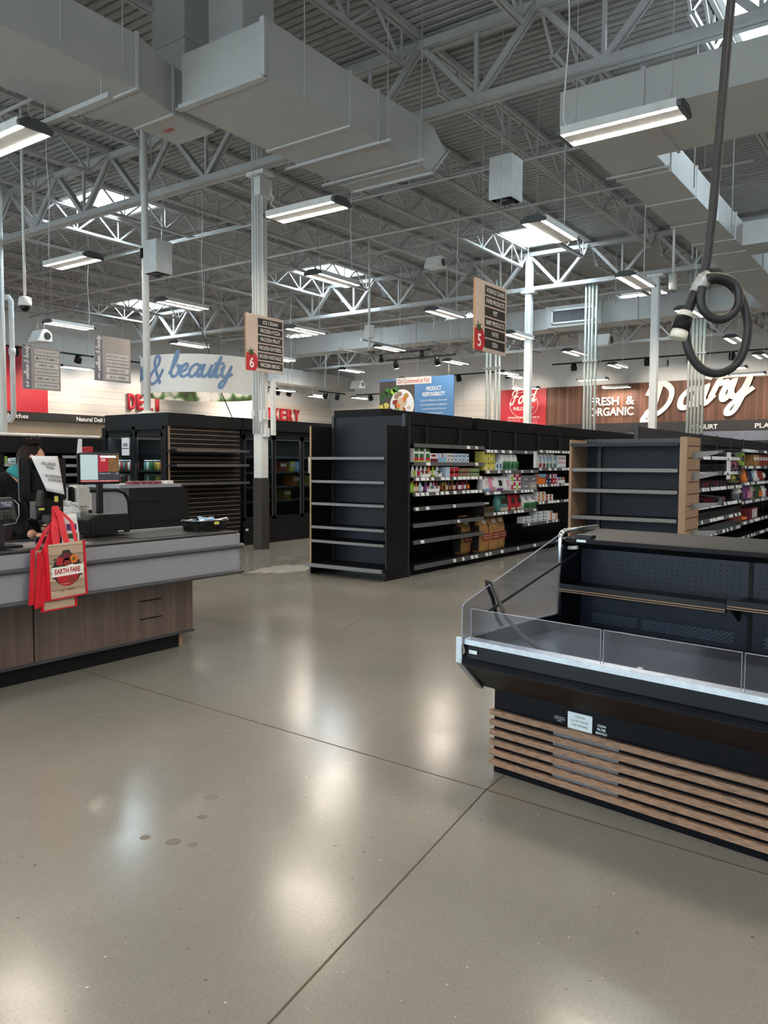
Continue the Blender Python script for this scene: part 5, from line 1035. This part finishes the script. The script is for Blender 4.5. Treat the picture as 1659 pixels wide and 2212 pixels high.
def hand(w, d, nm):
    w = Vector(w); d = Vector(d).normalized(); u = Vector((0, 0, 1)); s = d.cross(u).normalized()
    V = [w, w+d*.045]; E = [(0, 1)]; R = [.024, (.033, .016)]
    for i, (off, ln) in enumerate(((-.03, .06), (-.01, .07), (.01, .066), (.03, .05))):
        b = w+d*.08+s*off; k = len(V); V += [b, b+d*ln*.55-u*.006, b+d*ln-u*.022]; R += [.0095, .0085, .007]; E += [(1, k), (k, k+1), (k+1, k+2)]
    k = len(V); b = w+d*.03-s*.035; V += [b, b+d*.03-s*.02-u*.004, b+d*.055-s*.024-u*.01]; R += [.011, .0095, .008]; E += [(1, k), (k, k+1), (k+1, k+2)]
    skin(nm, V, E, R, 'skin', cs)
hand((3.06, 5.36, .975), (.5, -.8, -.1), 'hand'); hand((3.38, 5.7, .98), (.2, -.9, -.1), 'hand')
J = V_[:5]; JE = chain(J); JR = [(.17,.125), (.155,.12), (.18,.135), (.175,.125), (.105,.1)]
def jl(start, pts, rad):
    k = len(J); J.extend(pts); JR.extend(rad); JE.append((start, k)); JE.extend((k+i, k+i+1) for i in range(len(pts)-1))
jl(3, aR[:4]+[(3.057, 5.385, .98)], [.083, .072, .062, .054, .043]); jl(3, aL[:4]+[(3.378, 5.73, .985)], [.083, .072, .062, .054, .043])
skin('jacket', J, JE, JR, 'jacket', cs)
T = [(2.98, 6.0, .92)]; TE = []; TR = [(.155,.12)]
for lx, ly in ((3.0, 5.9), (2.98, 6.1)):
    k = len(T); T += [(lx, ly, .8), (lx+.02, ly, .5), (lx-.01, ly, .12)]; TR += [.11, .078, .065]; TE += [(0, k), (k, k+1), (k+1, k+2)]
skin('trousers', T, TE, TR, 'denim', cs)
skin('apron', [(3.07, 5.94, .85), (3.1, 5.92, 1.0), (3.14, 5.9, 1.14), (3.2, 5.87, 1.24)], [(0, 1), (1, 2), (2, 3)], [(.12,.11), (.13,.11), (.12,.1), (.08,.07)], 'apron', cs)
skin('collar', [(3.19, 5.885, 1.36), (3.24, 5.87, 1.405), (3.275, 5.855, 1.445)], [(0, 1), (1, 2)], [.1, .092, .088], 'teal', cs)
# head details: she looks down and to the right
f = Vector((.72, -.6, -.42)).normalized(); hc = Vector((HX+.15, HY, 1.525)); sd = Vector((.6, .75, 0)).normalized(); hu = sd.cross(f)*-1
if hu.z < 0: hu = -hu
def ell(name, c, r, axes, mat, n=16, m=12, keep=None):
    mb = MB(lambda a, b, z: Vector(c)+axes[0]*a+axes[1]*b+axes[2]*z); mb.sphere((0, 0, 0), *r, n, m); return mb.build(name, mat, cs)
AX = (f, sd, hu)
ell('head', hc+hu*.0, (.098, .076, .108), AX, 'skin')
hb = MB(lambda a, b, z: hc+f*a+sd*b+hu*z); hv = []; n_, m_ = 20, 12
for i in range(m_+1):
    t_ = -pi/2+pi*i/m_
    for k in range(n_):
        p_ = 2*pi*k/n_; x, y, z = cos(t_)*cos(p_), cos(t_)*sin(p_), sin(t_)
        s_ = 1.0 if (z > .45 and x < .3) or x < -.05 else .88
        hv.append((x*.106*s_-.006, y*.084*s_, z*.116*s_+.004))
hb.add(hv, [(i*n_+k, i*n_+(k+1) % n_, (i+1)*n_+(k+1) % n_, (i+1)*n_+k) for i in range(m_) for k in range(n_)], True); hr = hb.build('hair', 'hair', cs)
bun = hc+hu*.125-f*.03+Vector((-.01, 0, .0))
mb = MB(); mb.sphere(tuple(bun), .05, .05, .036, 14, 10); random.seed(4)
for k in range(26):
    a = random.uniform(0, 6.28); e = random.uniform(-.4, 1.2); d = Vector((cos(a)*cos(e), sin(a)*cos(e), sin(e)*.75)); q = Vector((-sin(a), cos(a), random.uniform(-.5, .5)))
    mb.tube([bun+d*.046-q*.03, bun+d*.054, bun+d*.05+q*.03, bun+d*random.uniform(.05, .075)+q*.05], [.006, .008, .006, .001], 5)
adopt(mb.build('bun', 'hair'), hr) if 0 else mb.build('bun', 'hair', hr)
for s in (-1, 1):
    MB(lambda a, b, z: hc+f*a+sd*b+hu*z).sphere((.0, s*.078, -.02), .014, .007, .026, 10, 8).build('ear', 'skin', cs)
    MB(lambda a, b, z: hc+f*a+sd*b+hu*z).sphere((.088, s*.032, .0), .012, .014, .009, 10, 6).build('eye', 'white', cs)
    MB(lambda a, b, z: hc+f*a+sd*b+hu*z).bar((.094, s*.018, .022), (.085, s*.05, .02), .006, .006).build('eyebrow', 'hair', cs)
MB(lambda a, b, z: hc+f*a+sd*b+hu*z).tube([(.092, 0, .01), (.108, 0, -.015), (.118, 0, -.03), (.1, 0, -.04)], [.008, .011, .014, .009], 8).build('nose', 'skin', cs)
MB(lambda a, b, z: hc+f*a+sd*b+hu*z).tube([(.082, -.025, -.062), (.094, 0, -.06), (.082, .025, -.062)], [.004, .007, .004], 6).build('mouth', 'brick_red', cs)
# ------------------------------------------------------------------ hanging cable with plug
d2 = 2.4
cb = thing('hanging_cable', 'thick black power cable hanging from the roof, coiled with a big plug at its end', 'cable', (2.55, .62, 1.9))
cdir = Vector((sin(YAW), -cos(YAW), 0)); cw = lambda a, z, dpt=0: Vector((2.545, .61, 0))+cdir*a+Vector((0, 0, z))+Vector((cos(YAW), sin(YAW), 0))*dpt
# a = metres to the right, along the picture; heights in metres
P = [cw(.058, 7.62), cw(.06, 5.2), cw(.056, 4.0), cw(.05, 3.2), cw(.043, 2.9), cw(.03, 2.69), cw(.018, 2.48), cw(.005, 2.27), cw(-.006, 2.14), cw(-.02, 2.06), cw(-.045, 2.01), cw(-.06, 1.97), cw(-.066, 1.955)]
MB().tube(P[:5]+smooth(P[5:]), .0135, 10).build('cord', 'cable', cb)
big = [cw(a, z, .02) for a, z in ((-.03,2.03),(.0,2.056),(.04,2.06),(.075,2.045),(.105,2.01),(.122,1.965),(.129,1.915),(.122,1.86),(.103,1.815),(.07,1.788),(.03,1.78),(-.01,1.795),(-.042,1.835),(-.058,1.89),(-.056,1.95),(-.04,2.0),(-.025,2.03))]
MB().tube(smooth(big), .0135, 10).build('loop', 'cable', cb)
sm_ = [cw(a, z, -.02) for a, z in ((-.028,2.03),(-.032,2.0),(-.026,1.968),(-.005,1.945),(.025,1.935),(.055,1.945),(.077,1.97),(.082,2.0),(.074,2.032),(.05,2.052),(.015,2.06),(-.015,2.055))]
MB().tube(smooth(sm_), .0135, 10).build('loop', 'cable', cb)
MB().tube([cw(-.006, 2.075), cw(-.02, 2.05), cw(-.04, 2.015)], [.019, .023, .021], 10).build('tape_wrap', 'tape', cb)
MB().tube([cw(-.071, 1.945), cw(-.083, 1.905)], [.025, .027], 14).build('plug_body', 'matte_black', cb); MB().tube([cw(-.083, 1.905), cw(-.09, 1.88)], [.025, .026], 14).build('plug_face', 'plug_white', cb); MB().tube([cw(-.066, 1.962), cw(-.071, 1.945)], [.019, .024], 12).build('plug_clamp', 'plug_white', cb)
# ------------------------------------------------------------------ aisle signs
def wires(parent, pts, z0, z1=7.63, r=.003, nm='hanger_wire'):
    m = MB()
    for x, y in pts: m.cyl((x, y, z0), (x, y, z1), r, 4)
    m.build(nm, 'steel', parent)
def aisle_sign(x, y, z0, num, rows, lab):
    t = thing('aisle_sign', lab, 'sign', (x, y, z0), 'numbered aisle signs'); wd, ht = .9, .93
    p = bx(x, y, z0, x+wd, y+.02, z0+ht).build('board', 'sign_cream', t); bx(x-.006, y-.001, z0, x, y+.021, z0+ht).build('edge', 'ply', t)
    k = len(rows)
    for i, s in enumerate(rows):
        zt = z0+ht-.05-i*(ht-.08)/k
        b = bx(x+.275, y-.006, zt-.118, x+wd-.04, y, zt).build('name_strip', 'sign_dark', t); text(s, (x+.275+.2925, y-.006, zt-.059), XY, 'letter_white', b, .062, min(.53, .04*len(s)), ext=.001, bold=.01)
    cx_, cz_ = x+.13, z0+.15
    P = [(x+.0, y-.004, z0), (x+.2, y-.004, z0), (x+.27, y-.004, z0+.08), (x+.27, y-.004, z0+.2), (x+.22, y-.004, z0+.28), (x+.1, y-.004, z0+.3), (x+.0, y-.004, z0+.28)]
    tm = MB().prism(P, (0, .004, 0)).build('tomato', 'sign_red', t); text(num, (x+.12, y-.006, z0+.13), XY, 'letter_white', tm, .17, ext=.001, bold=.02)
    MB().prism([(x+.11+.1*cos(2*pi*i/12+.3)*(1 if i % 2 else .35), y-.008, z0+.3+.085*sin(2*pi*i/12+.3)*(1 if i % 2 else .35)) for i in range(12)], (0, .003, 0)).build('stem', 'leaf', tm)
    wires(t, ((x+.2, y+.01), (x+.72, y+.01)), z0+ht); return t
aisle_sign(9.3, 5.15, 3.01, '5', ['HOUSEHOLD CLEANERS', 'PAPER PRODUCTS', 'PET', 'BABY PRODUCTS', 'WATER', 'SODA'], 'cream aisle sign number 5 listing household cleaners and pet')
aisle_sign(9.43, 9.47, 3.03, '6', ['ICE CREAM', 'FROZEN PIZZA', 'FROZEN FRUIT', 'FROZEN ENTREES', 'FROZEN VEGETABLES', 'FROZEN BREAD'], 'cream aisle sign number 6 listing frozen foods before the white column')
def well_sign(x, y, z0, num, rows, skip, lab):
    t = thing('aisle_sign', lab, 'sign', (x, y, z0), 'wellness aisle signs'); wd, ht = .88, .93
    bx(x, y, z0, x+wd, y+.02, z0+ht).build('board', 'sign_grey', t); s = bx(x, y-.003, z0, x+.19, y, z0+ht).build('side_band', 'sign_slate', t)
    text(num, (x+.095, y-.004, z0+.1), XY, 'letter_white', s, .12, ext=.002, bold=.03)
    m = MB(); fn = lambda a, b, c: Vector((x+.13-b, y-.004-c, z0+.2+a)); script(m, 'wellness & beauty', fn, .052, .22, .001); m.build('script_lettering', 'letter_white', s)
    for i, r in enumerate(rows):
        zt = z0+ht-.07-(i+skip)*.142
        b = bx(x+.27, y-.006, zt-.105, x+wd-.05, y, zt).build('name_strip', 'sign_pale', t); text(r, (x+.55, y-.006, zt-.052), XY, 'slate_text', b, .058, min(.52, .038*len(r)), ext=.001, bold=.01)
    wires(t, ((x+.2, y+.01), (x+.7, y+.01)), z0+ht)
well_sign(9.44, 16.1, 3.06, '2', ['COLD, FLU, & ALLERGY', 'MULTIVITAMINS', 'FIRST AID', 'SHAVE & DEODORANT', "WOMEN'S & MEN'S HEALTH", 'CHILDREN CARE'], 0, 'grey wellness aisle sign number 2 with six strips')
well_sign(10.02, 14.42, 3.19, '1', ['DIGESTION & CLEANSING', 'PROTEIN POWDERS', 'SUPERFOODS', 'BULK HERBS'], 2, 'grey wellness aisle sign number 1 with four strips and a bare top')
# wellness ring
RC = Vector((12.55, 14.0, 0)); RR = 1.36; RZ0, RZ1 = 3.0, 3.8
t = thing('ring_sign', 'large white round ring sign with blue wellness and beauty script', 'sign', (RC.x, RC.y, RZ0))
m = MB(); n = 72; vs = []
for r_, z_ in ((RR, RZ0), (RR, RZ1), (RR-.02, RZ1), (RR-.02, RZ0)): vs += [(RC.x+r_*cos(2*pi*i/n), RC.y+r_*sin(2*pi*i/n), z_) for i in range(n)]
m.add(vs, [(a*n+i, a*n+(i+1) % n, ((a+1) % 4)*n+(i+1) % n, ((a+1) % 4)*n+i) for a in range(4) for i in range(n)], False); m.build('band', 'white', t)
def flower_mat():
    m = bpy.data.materials.new('blossom_print'); m.use_nodes = True; nt = m.node_tree; b = nt.nodes['Principled BSDF']; b.inputs['Roughness'].default_value = .6
    tc = nt.nodes.new('ShaderNodeTexCoord'); v = nt.nodes.new('ShaderNodeTexVoronoi'); v.inputs['Scale'].default_value = 3.2; nt.links.new(tc.outputs['Object'], v.inputs['Vector'])
    r = nt.nodes.new('ShaderNodeValToRGB'); e = r.color_ramp.elements; e[0].position = .05; e[0].color = hx('#c9a23a'); e[1].position = .95; e[1].color = hx('#4a6a34')
    for p_, c_ in ((.14, '#eeeae4'), (.45, '#e3ddd6'), (.62, '#4f7a35'), (.8, '#3c2f28')): q = e.new(p_); q.color = hx(c_)
    nt.links.new(v.outputs['Distance'], r.inputs[0]); nt.links.new(r.outputs[0], b.inputs['Base Color']); MATS['blossom'] = m
flower_mat()
m = MB(); vs = []
for z_ in (RZ0, RZ0+.5): vs += [(RC.x+(RR-.025)*cos(2*pi*i/n), RC.y+(RR-.025)*sin(2*pi*i/n), z_) for i in range(n)]
m.add(vs, [(i, (i+1) % n, n+(i+1) % n, n+i) for i in range(n)]); m.build('inner_print', 'blossom', t)
th0 = math.atan2(-14.0, -12.55)
fn = lambda a, b, c: Vector((RC.x+(RR+.004+c)*cos(th0+(a)/RR), RC.y+(RR+.004+c)*sin(th0+a/RR), RZ0+.32+b))
m = MB(); x_ = script(m, 'wellness ', fn, .26, .23, .004, x=-11.3)
fa = lambda a, b, c: fn(a, b-.13, c); script(m, '&', fa, .29, .23, .004, x=x_*.26/.29-.3); script(m, ' beauty', fn, .26, .23, .004, x=x_+1.4); m.build('script_lettering', 'blue_letter', t)
wires(t, [(RC.x+RR*.99*cos(a), RC.y+RR*.99*sin(a)) for a in (.5, 2.6, 4.7)], RZ1)
tag(MB().tube([(11.74, 13.29, 7.62), (11.75, 13.285, 4.68), (11.76, 13.28, 4.62), (12.03, 13.14, 3.75), (12.2, 13.0, 3.0), (12.35, 12.85, 2.5)], [.002, .002, .012, .012, .012, .012], 6).build('loose_cord', 'black'), 'loose black cord slanting down through the ring sign', 'cord')
# letters on the deli wall
def wall_word(s, x0, x1, z, h, lab):
    t = thing('wall_letters', lab, 'letters', (x0, 29.36, z)); wd = (x1-x0)/len(s)
    for i, ch in enumerate(s): text(ch, (x0+wd*(i+.5), 29.36, z+h/2), XY, 'sign_red', t, h, wd*(.8 if ch != 'I' else .3), ext=.12, bold=.02); t2 = CH[t.name][-1]; md = t2.modifiers.new('thick', 'SOLIDIFY'); md.thickness = .1; md.offset = 0
wall_word('DELI', 21.9, 23.75, 3.8, .7, 'red raised DELI letters on the pale plank wall'); wall_word('BAKERY', 29.95, 33.2, 3.75, .66, 'red raised BAKERY letters half hidden behind the column')
# product responsibility board
X0 = 17.0; t = thing('hanging_board', 'big hanging board, food photo left and blue product responsibility text right', 'sign', (X0, 12.2, 2.6))
M('board_blue', '#5484b8', .5, var=.03); M('board_dark', '#4b4340', .6, var=.2, scale=5, stretch=(1, 6, 1))
bx(X0, 9.98, 2.5, X0+.03, 12.21, 3.68).build('panel', 'board_blue', t); ph = bx(X0-.006, 11.12, 2.5, X0, 12.21, 3.62).build('photo', 'board_dark', t)
def disc(x, y, z, ry, rz, mat, par, n=18, dx=.002): return MB().prism([(x, y+ry*cos(2*pi*i/n), z+rz*sin(2*pi*i/n)) for i in range(n)], (-dx, 0, 0)).build('food', mat, par)
disc(X0-.006, 11.5, 3.0, .37, .4, 'paper', ph, 26); random.seed(9)
for i in range(26):
    a, r = random.uniform(0, 6.28), random.uniform(0, .27); disc(X0-.008-.0003*i, 11.5+r*cos(a), 3.04+r*sin(a), random.uniform(.05, .1), random.uniform(.05, .09), random.choice(('beige', 'kraft', 'orange', 'gold', 'tan', 'brick_red', 'jar_green')), ph, 9)
for y, z, mt in ((12.05,3.3,'leaf'),(11.95,3.38,'green'),(11.9,3.25,'leaf'),(11.8,3.35,'lime'),(11.7,3.4,'green'),(12.0,3.0,'yellow'),(12.14,2.95,'yellow'),(11.93,2.75,'purple'),(11.85,2.85,'purple'),(12.05,2.62,'beige'),(11.98,2.6,'jar_green'),(12.12,3.18,'leaf')): disc(X0-.006, y, z, .1, .08, mt, ph, 8)
bn = bx(X0-.012, 10.62, 3.51, X0-.004, 11.68, 3.69).build('caption_plate', 'sign_pale', t)
text('Our Commitment to You!', (X0-.014, 11.15, 3.6), YX, 'red', bn, .11, .95, ext=.001, bold=.01)
text('PRODUCT\nRESPONSIBILITY', (X0, 10.55, 3.31), YX, 'letter_white', t, .24, .66, ext=.002, bold=.015)
for k, s in enumerate(('All of our Wellness products meet', 'or exceed government regulations,', 'as identified by the FDA, and', 'are created using good', 'manufacturing practices.')): text(s, (X0, 10.55, 3.08-.105*k), YX, 'letter_white', t, .06, .024*len(s), ext=.002)
wires(t, ((X0+.01, 10.1), (X0+.01, 12.1)), 3.68)
for i, (y0, y1, x, z, lab) in enumerate(((9.6, 11.6, 16.4, 4.05, 'right black track with two lit spotlights over the blue board'), (11.0, 13.2, 17.6, 4.42, 'left black track over the photo half of the hanging board'))):
    t = thing('track_light', lab, 'light', (x, y0, z), 'spotlight tracks'); bx(x-.02, y0, z, x+.02, y1, z+.04).build('track', 'black', t)
    for y in ((10.1, 11.3) if i == 0 else (11.3, 12.6)):
        h = MB().tube([(x, y, z), (x, y, z-.06), (x+.05, y, z-.18)], [.05, .065, .075], 10).build('spot_head', 'black', t)
        if i == 0: MB().tube([(x+.05, y, z-.18), (x+.053, y, z-.187)], .06, 10).build('lamp', 'spot', h)
    wires(t, ((x, y0+.6), (x, y1-.6)), z+.04)
# dairy wall banner, letters
t = thing('wall_banner', 'red food philosophy banner on the far wall', 'banner', (35.93, 18.36, 3.2)); bx(35.9, 15.92, 3.3, 35.94, 18.36, 5.16).build('cloth', 'sign_red', t)
m = MB(); script(m, 'Food', flat((35.9, 17.85, 4.42), YX, .1), .34, .24, .006); m.build('script_lettering', 'letter_white', t)
text('PHILOSOPHY', (35.9, 17.1, 4.22), YX, 'letter_white', t, .18, 1.1, ext=.004, bold=.02); text('WE PLEDGE OUR FOODS ARE FREE OF:', (35.9, 17.1, 3.78), YX, 'letter_white', t, .1, 1.7, ext=.004, bold=.02)
for k, (a, b) in enumerate((('Added hormones', 'Corn syrup'), ('Artificial fats and trans-fats', 'Sweeteners'), ('Antibiotics', 'Bleached flour'))): text(a, (35.9, 17.63, 3.64-.12*k), YX, 'letter_white', t, .06, .05*len(a), ext=.004); text(b, (35.9, 16.6, 3.64-.12*k), YX, 'letter_white', t, .06, .05*len(b), ext=.004)
MB().tube([(35.895, 17.1+.75*cos(2*pi*i/30), 4.4+.62*sin(2*pi*i/30)) for i in range(31)], .012, 5).build('circle', 'letter_white', t)
t = thing('wall_letters', 'cream block letters fresh and organic on the wood wall', 'letters', (35.9, 13.8, 3.7))
for s, y, z, wd in (('FRESH', 13.05, 4.4, 1.35), ('&', 11.85, 4.4, .4), ('ORGANIC', 12.72, 3.92, 2.05)): text(s, (35.9, y, z), YX, 'letter_white', t, .38, wd, ext=.03, bold=.02)
t = thing('wall_letters', 'large cream script dairy letters rising across the wood wall', 'letters', (35.9, 11.3, 3.5))
m = MB(); f_ = flat((35.88, 11.25, 3.62), YX, .16); e_ = script(m, 'D', f_, .66, .34, .05, .15); f2_ = flat((35.86, 9.75, 3.93), YX, .17); script(m, 'airy', f2_, .76, .27, .05, .2, sx=1.22); m.build('script_lettering', 'letter_white', t)
t = thing('hanging_sign', 'small red sign between the blue board and the red food banner', 'sign', (24, 14.3, 2.6)); bx(24, 13.5, 2.4, 24.03, 14.6, 3.08).build('board', 'sign_red', t); wires(t, ((24.01, 13.7), (24.01, 14.3)), 3.08)
# spotlight tracks along the walls
def spotlamp(par, p, aim, energy):
    ld = bpy.data.lights.new('spot_lamp', 'SPOT'); ld.energy = energy; ld.spot_size = 1.5; ld.spot_blend = .9; ld.color = (1, .86, .72); ld.shadow_soft_size = .08
    o = bpy.data.objects.new('spot_lamp', ld); COL.objects.link(o); p = Vector(p)
    o.location = p-par.location; o.rotation_euler = (Vector(aim)-p).to_track_quat('-Z', 'Y').to_euler(); adopt(o, par)
def track_x(x0, x1, y, z, hs, lab):
    t = thing('track_light', lab, 'light', (x0, y, z), 'spotlight tracks'); bx(x0, y-.03, z, x1, y+.03, z+.06).build('track', 'black', t)
    for x in hs: MB().tube([(x, y, z), (x, y, z-.1), (x, y+.08, z-.26)], [.1, .13, .14], 10).build('spot_head', 'black', t); spotlamp(t, (x, y+.1, z-.3), (x, 29.4, 4.0), 95)
    wires(t, ((x0+.5, y), (x1-.5, y)), z+.06, 7.63, .008)
def track_y(y0, y1, x, z, hs, lab):
    t = thing('track_light', lab, 'light', (x, y0, z), 'spotlight tracks'); bx(x-.03, y0, z, x+.03, y1, z+.06).build('track', 'black', t)
    for y in hs: MB().tube([(x, y, z), (x, y, z-.1), (x+.08, y, z-.26)], [.1, .13, .14], 10).build('spot_head', 'black', t); spotlamp(t, (x+.1, y, z-.3), (36, y, 4.2), 75)
    wires(t, ((x, y0+.3), (x, y1-.3)), z+.06, 7.63, .008)
track_x(14.5, 23.2, 27.2, 5.55, (15.7, 18.2, 20.2, 22.6), 'long black spotlight track before the deli wall')
track_x(27.2, 29.6, 26.4, 5.05, (27.6, 28.4, 29.2), 'black track with three spot heads over the bakery letters'); track_x(29.8, 31.8, 25.0, 4.95, (30.3, 31.2), 'short black track with two spot heads at the bakery corner')
track_y(22.2, 25.2, 33.0, 5.0, (22.8, 24.3), 'black track near the far corner left of the blue board'); track_y(16, 20.5, 33.5, 5.75, (16.8, 19.4), 'black track between the blue board and the conduits')
track_y(3, 14.6, 33.5, 5.9, (5.0, 7.1, 8.7, 10.4, 13.6), 'long black track before the wood dairy wall')
# speakers, boxes, camera
def boxspk(x, y, z, w_, h_, lab, rz=0.):
    t = thing('ceiling_box', lab, 'speaker', (x, y, z)); bx(x-w_/2, y-w_/2, z, x+w_/2, y+w_/2, z+h_).build('cabinet', 'box_white', t, .006)
    MB().prism([(x-w_/2+.02, y-w_/2+.02, z), (x+w_/2-.02, y-w_/2+.02, z), (x+w_/2-.02, y+w_/2-.02, z), (x-w_/2+.02, y+w_/2-.02, z)], (0, 0, .01)).build('grille', 'dark_metal', t)
    MB().lathe([(w_*.42, -.0), (w_*.1, -.05), (.0, -.06)], (x, y, z), 14).build('cone', 'dark_metal', t); wires(t, ((x-w_/3, y), (x+w_/3, y)), z+h_, 7.63, .005)
boxspk(10.59, 5.38, 5.29, .36, .6, 'white box speaker hanging between the two nearest aisle lights'); boxspk(8.63, 10.67, 4.57, .33, .52, 'white box speaker hanging right of the painted vent pipe'); boxspk(26.3, 10.1, 5.0, .6, .9, 'white box speaker far off near the fresh and organic wall')
def wedge(x, y, z, s_, lab):
    t = thing('wedge_speaker', lab, 'speaker', (x, y, z), 'wedge speakers')
    MB().prism([(x-.3*s_, y-.3*s_, z), (x+.25*s_, y-.3*s_, z+.02), (x+.22*s_, y-.3*s_, z+.3*s_), (x+.05*s_, y-.3*s_, z+.42*s_), (x-.12*s_, y-.3*s_, z+.4*s_)], (0, .6*s_, 0)).build('cabinet', 'white', t, .01)
    MB().cyl((x+.05*s_, y-.3*s_, z+.2*s_), (x+.05*s_, y-.305*s_, z+.2*s_), .13*s_, 14).build('cone', 'dark_metal', t); wires(t, ((x, y-.2*s_), (x, y+.2*s_)), z+.4*s_, 7.63, .004)
wedge(14.76, 9.15, 5.67, .62, 'white wedge speaker above the middle of the left gondola'); wedge(11.5, 18.76, 4.5, .75, 'white wedge speaker above wellness sign 2'); wedge(26.5, 20.16, 4.6, .8, 'white wedge speaker left of the hanging food board'); wedge(27.65, 8.12, 4.8, .75, 'white wedge speaker beside the slim white column'); wedge(24.5, 9.0, 5.2, .9, 'white wedge speaker over the right conduits')
t = thing('security_camera', 'white dome camera on a long drop rod at the left edge', 'camera', (7.8, 13.59, 4.6)); MB().cyl((7.63, 12.9, 4.25), (7.63, 12.9, 7.63), .025, 8).build('rod', 'white', t); MB().lathe([(.05,.2),(.1,.18),(.11,.06),(.1,.04)], (7.63, 12.9, 4.1), 14).build('housing', 'white', t); MB().sphere((7.63, 12.9, 4.13), .085).build('dome', 'black', t)
t = thing('sensor_box', 'white cylinder sensor hung on a rod beside the cable coil', 'sensor', (15, 4.5, 4.6)); MB().cyl((15.8, 4.45, 4.95), (15.8, 4.45, 7.63), .025, 8).build('rod', 'white', t); MB().cyl((15.8, 4.45, 4.85), (15.8, 4.45, 5.15), .075, 12).build('cylinder', 'white', t)
t = thing('drop_box', 'white junction box on a rod below the second girder', 'box', (17.5, 14.2, 4.8)); MB().cyl((17.6, 13.0, 4.6), (17.6, 13.0, 7.63), .03, 8).build('rod', 'white', t); bx(17.5, 12.9, 4.9, 17.7, 13.1, 5.25).build('cover', 'white', t, .01)
for i, (x, y, l, z) in enumerate(((17.5, 13.2, 2.6, 4.85), (18.8, 15.0, 2.4, 4.9), (19.5, 12.2, 2.4, 4.95), (21.0, 10.7, 2.6, 5.0))):
    t = thing('empty_strut', f'bare thin strut hanging level before the long cross duct, {ORD[i+1]} from the left', 'strut', (x, y, z), 'bare struts before the cross duct'); bx(x, y-.02, z, x+l, y+.02, z+.04).build('channel', 'metal', t); wires(t, ((x+.2, y), (x+l-.2, y)), z+.04)
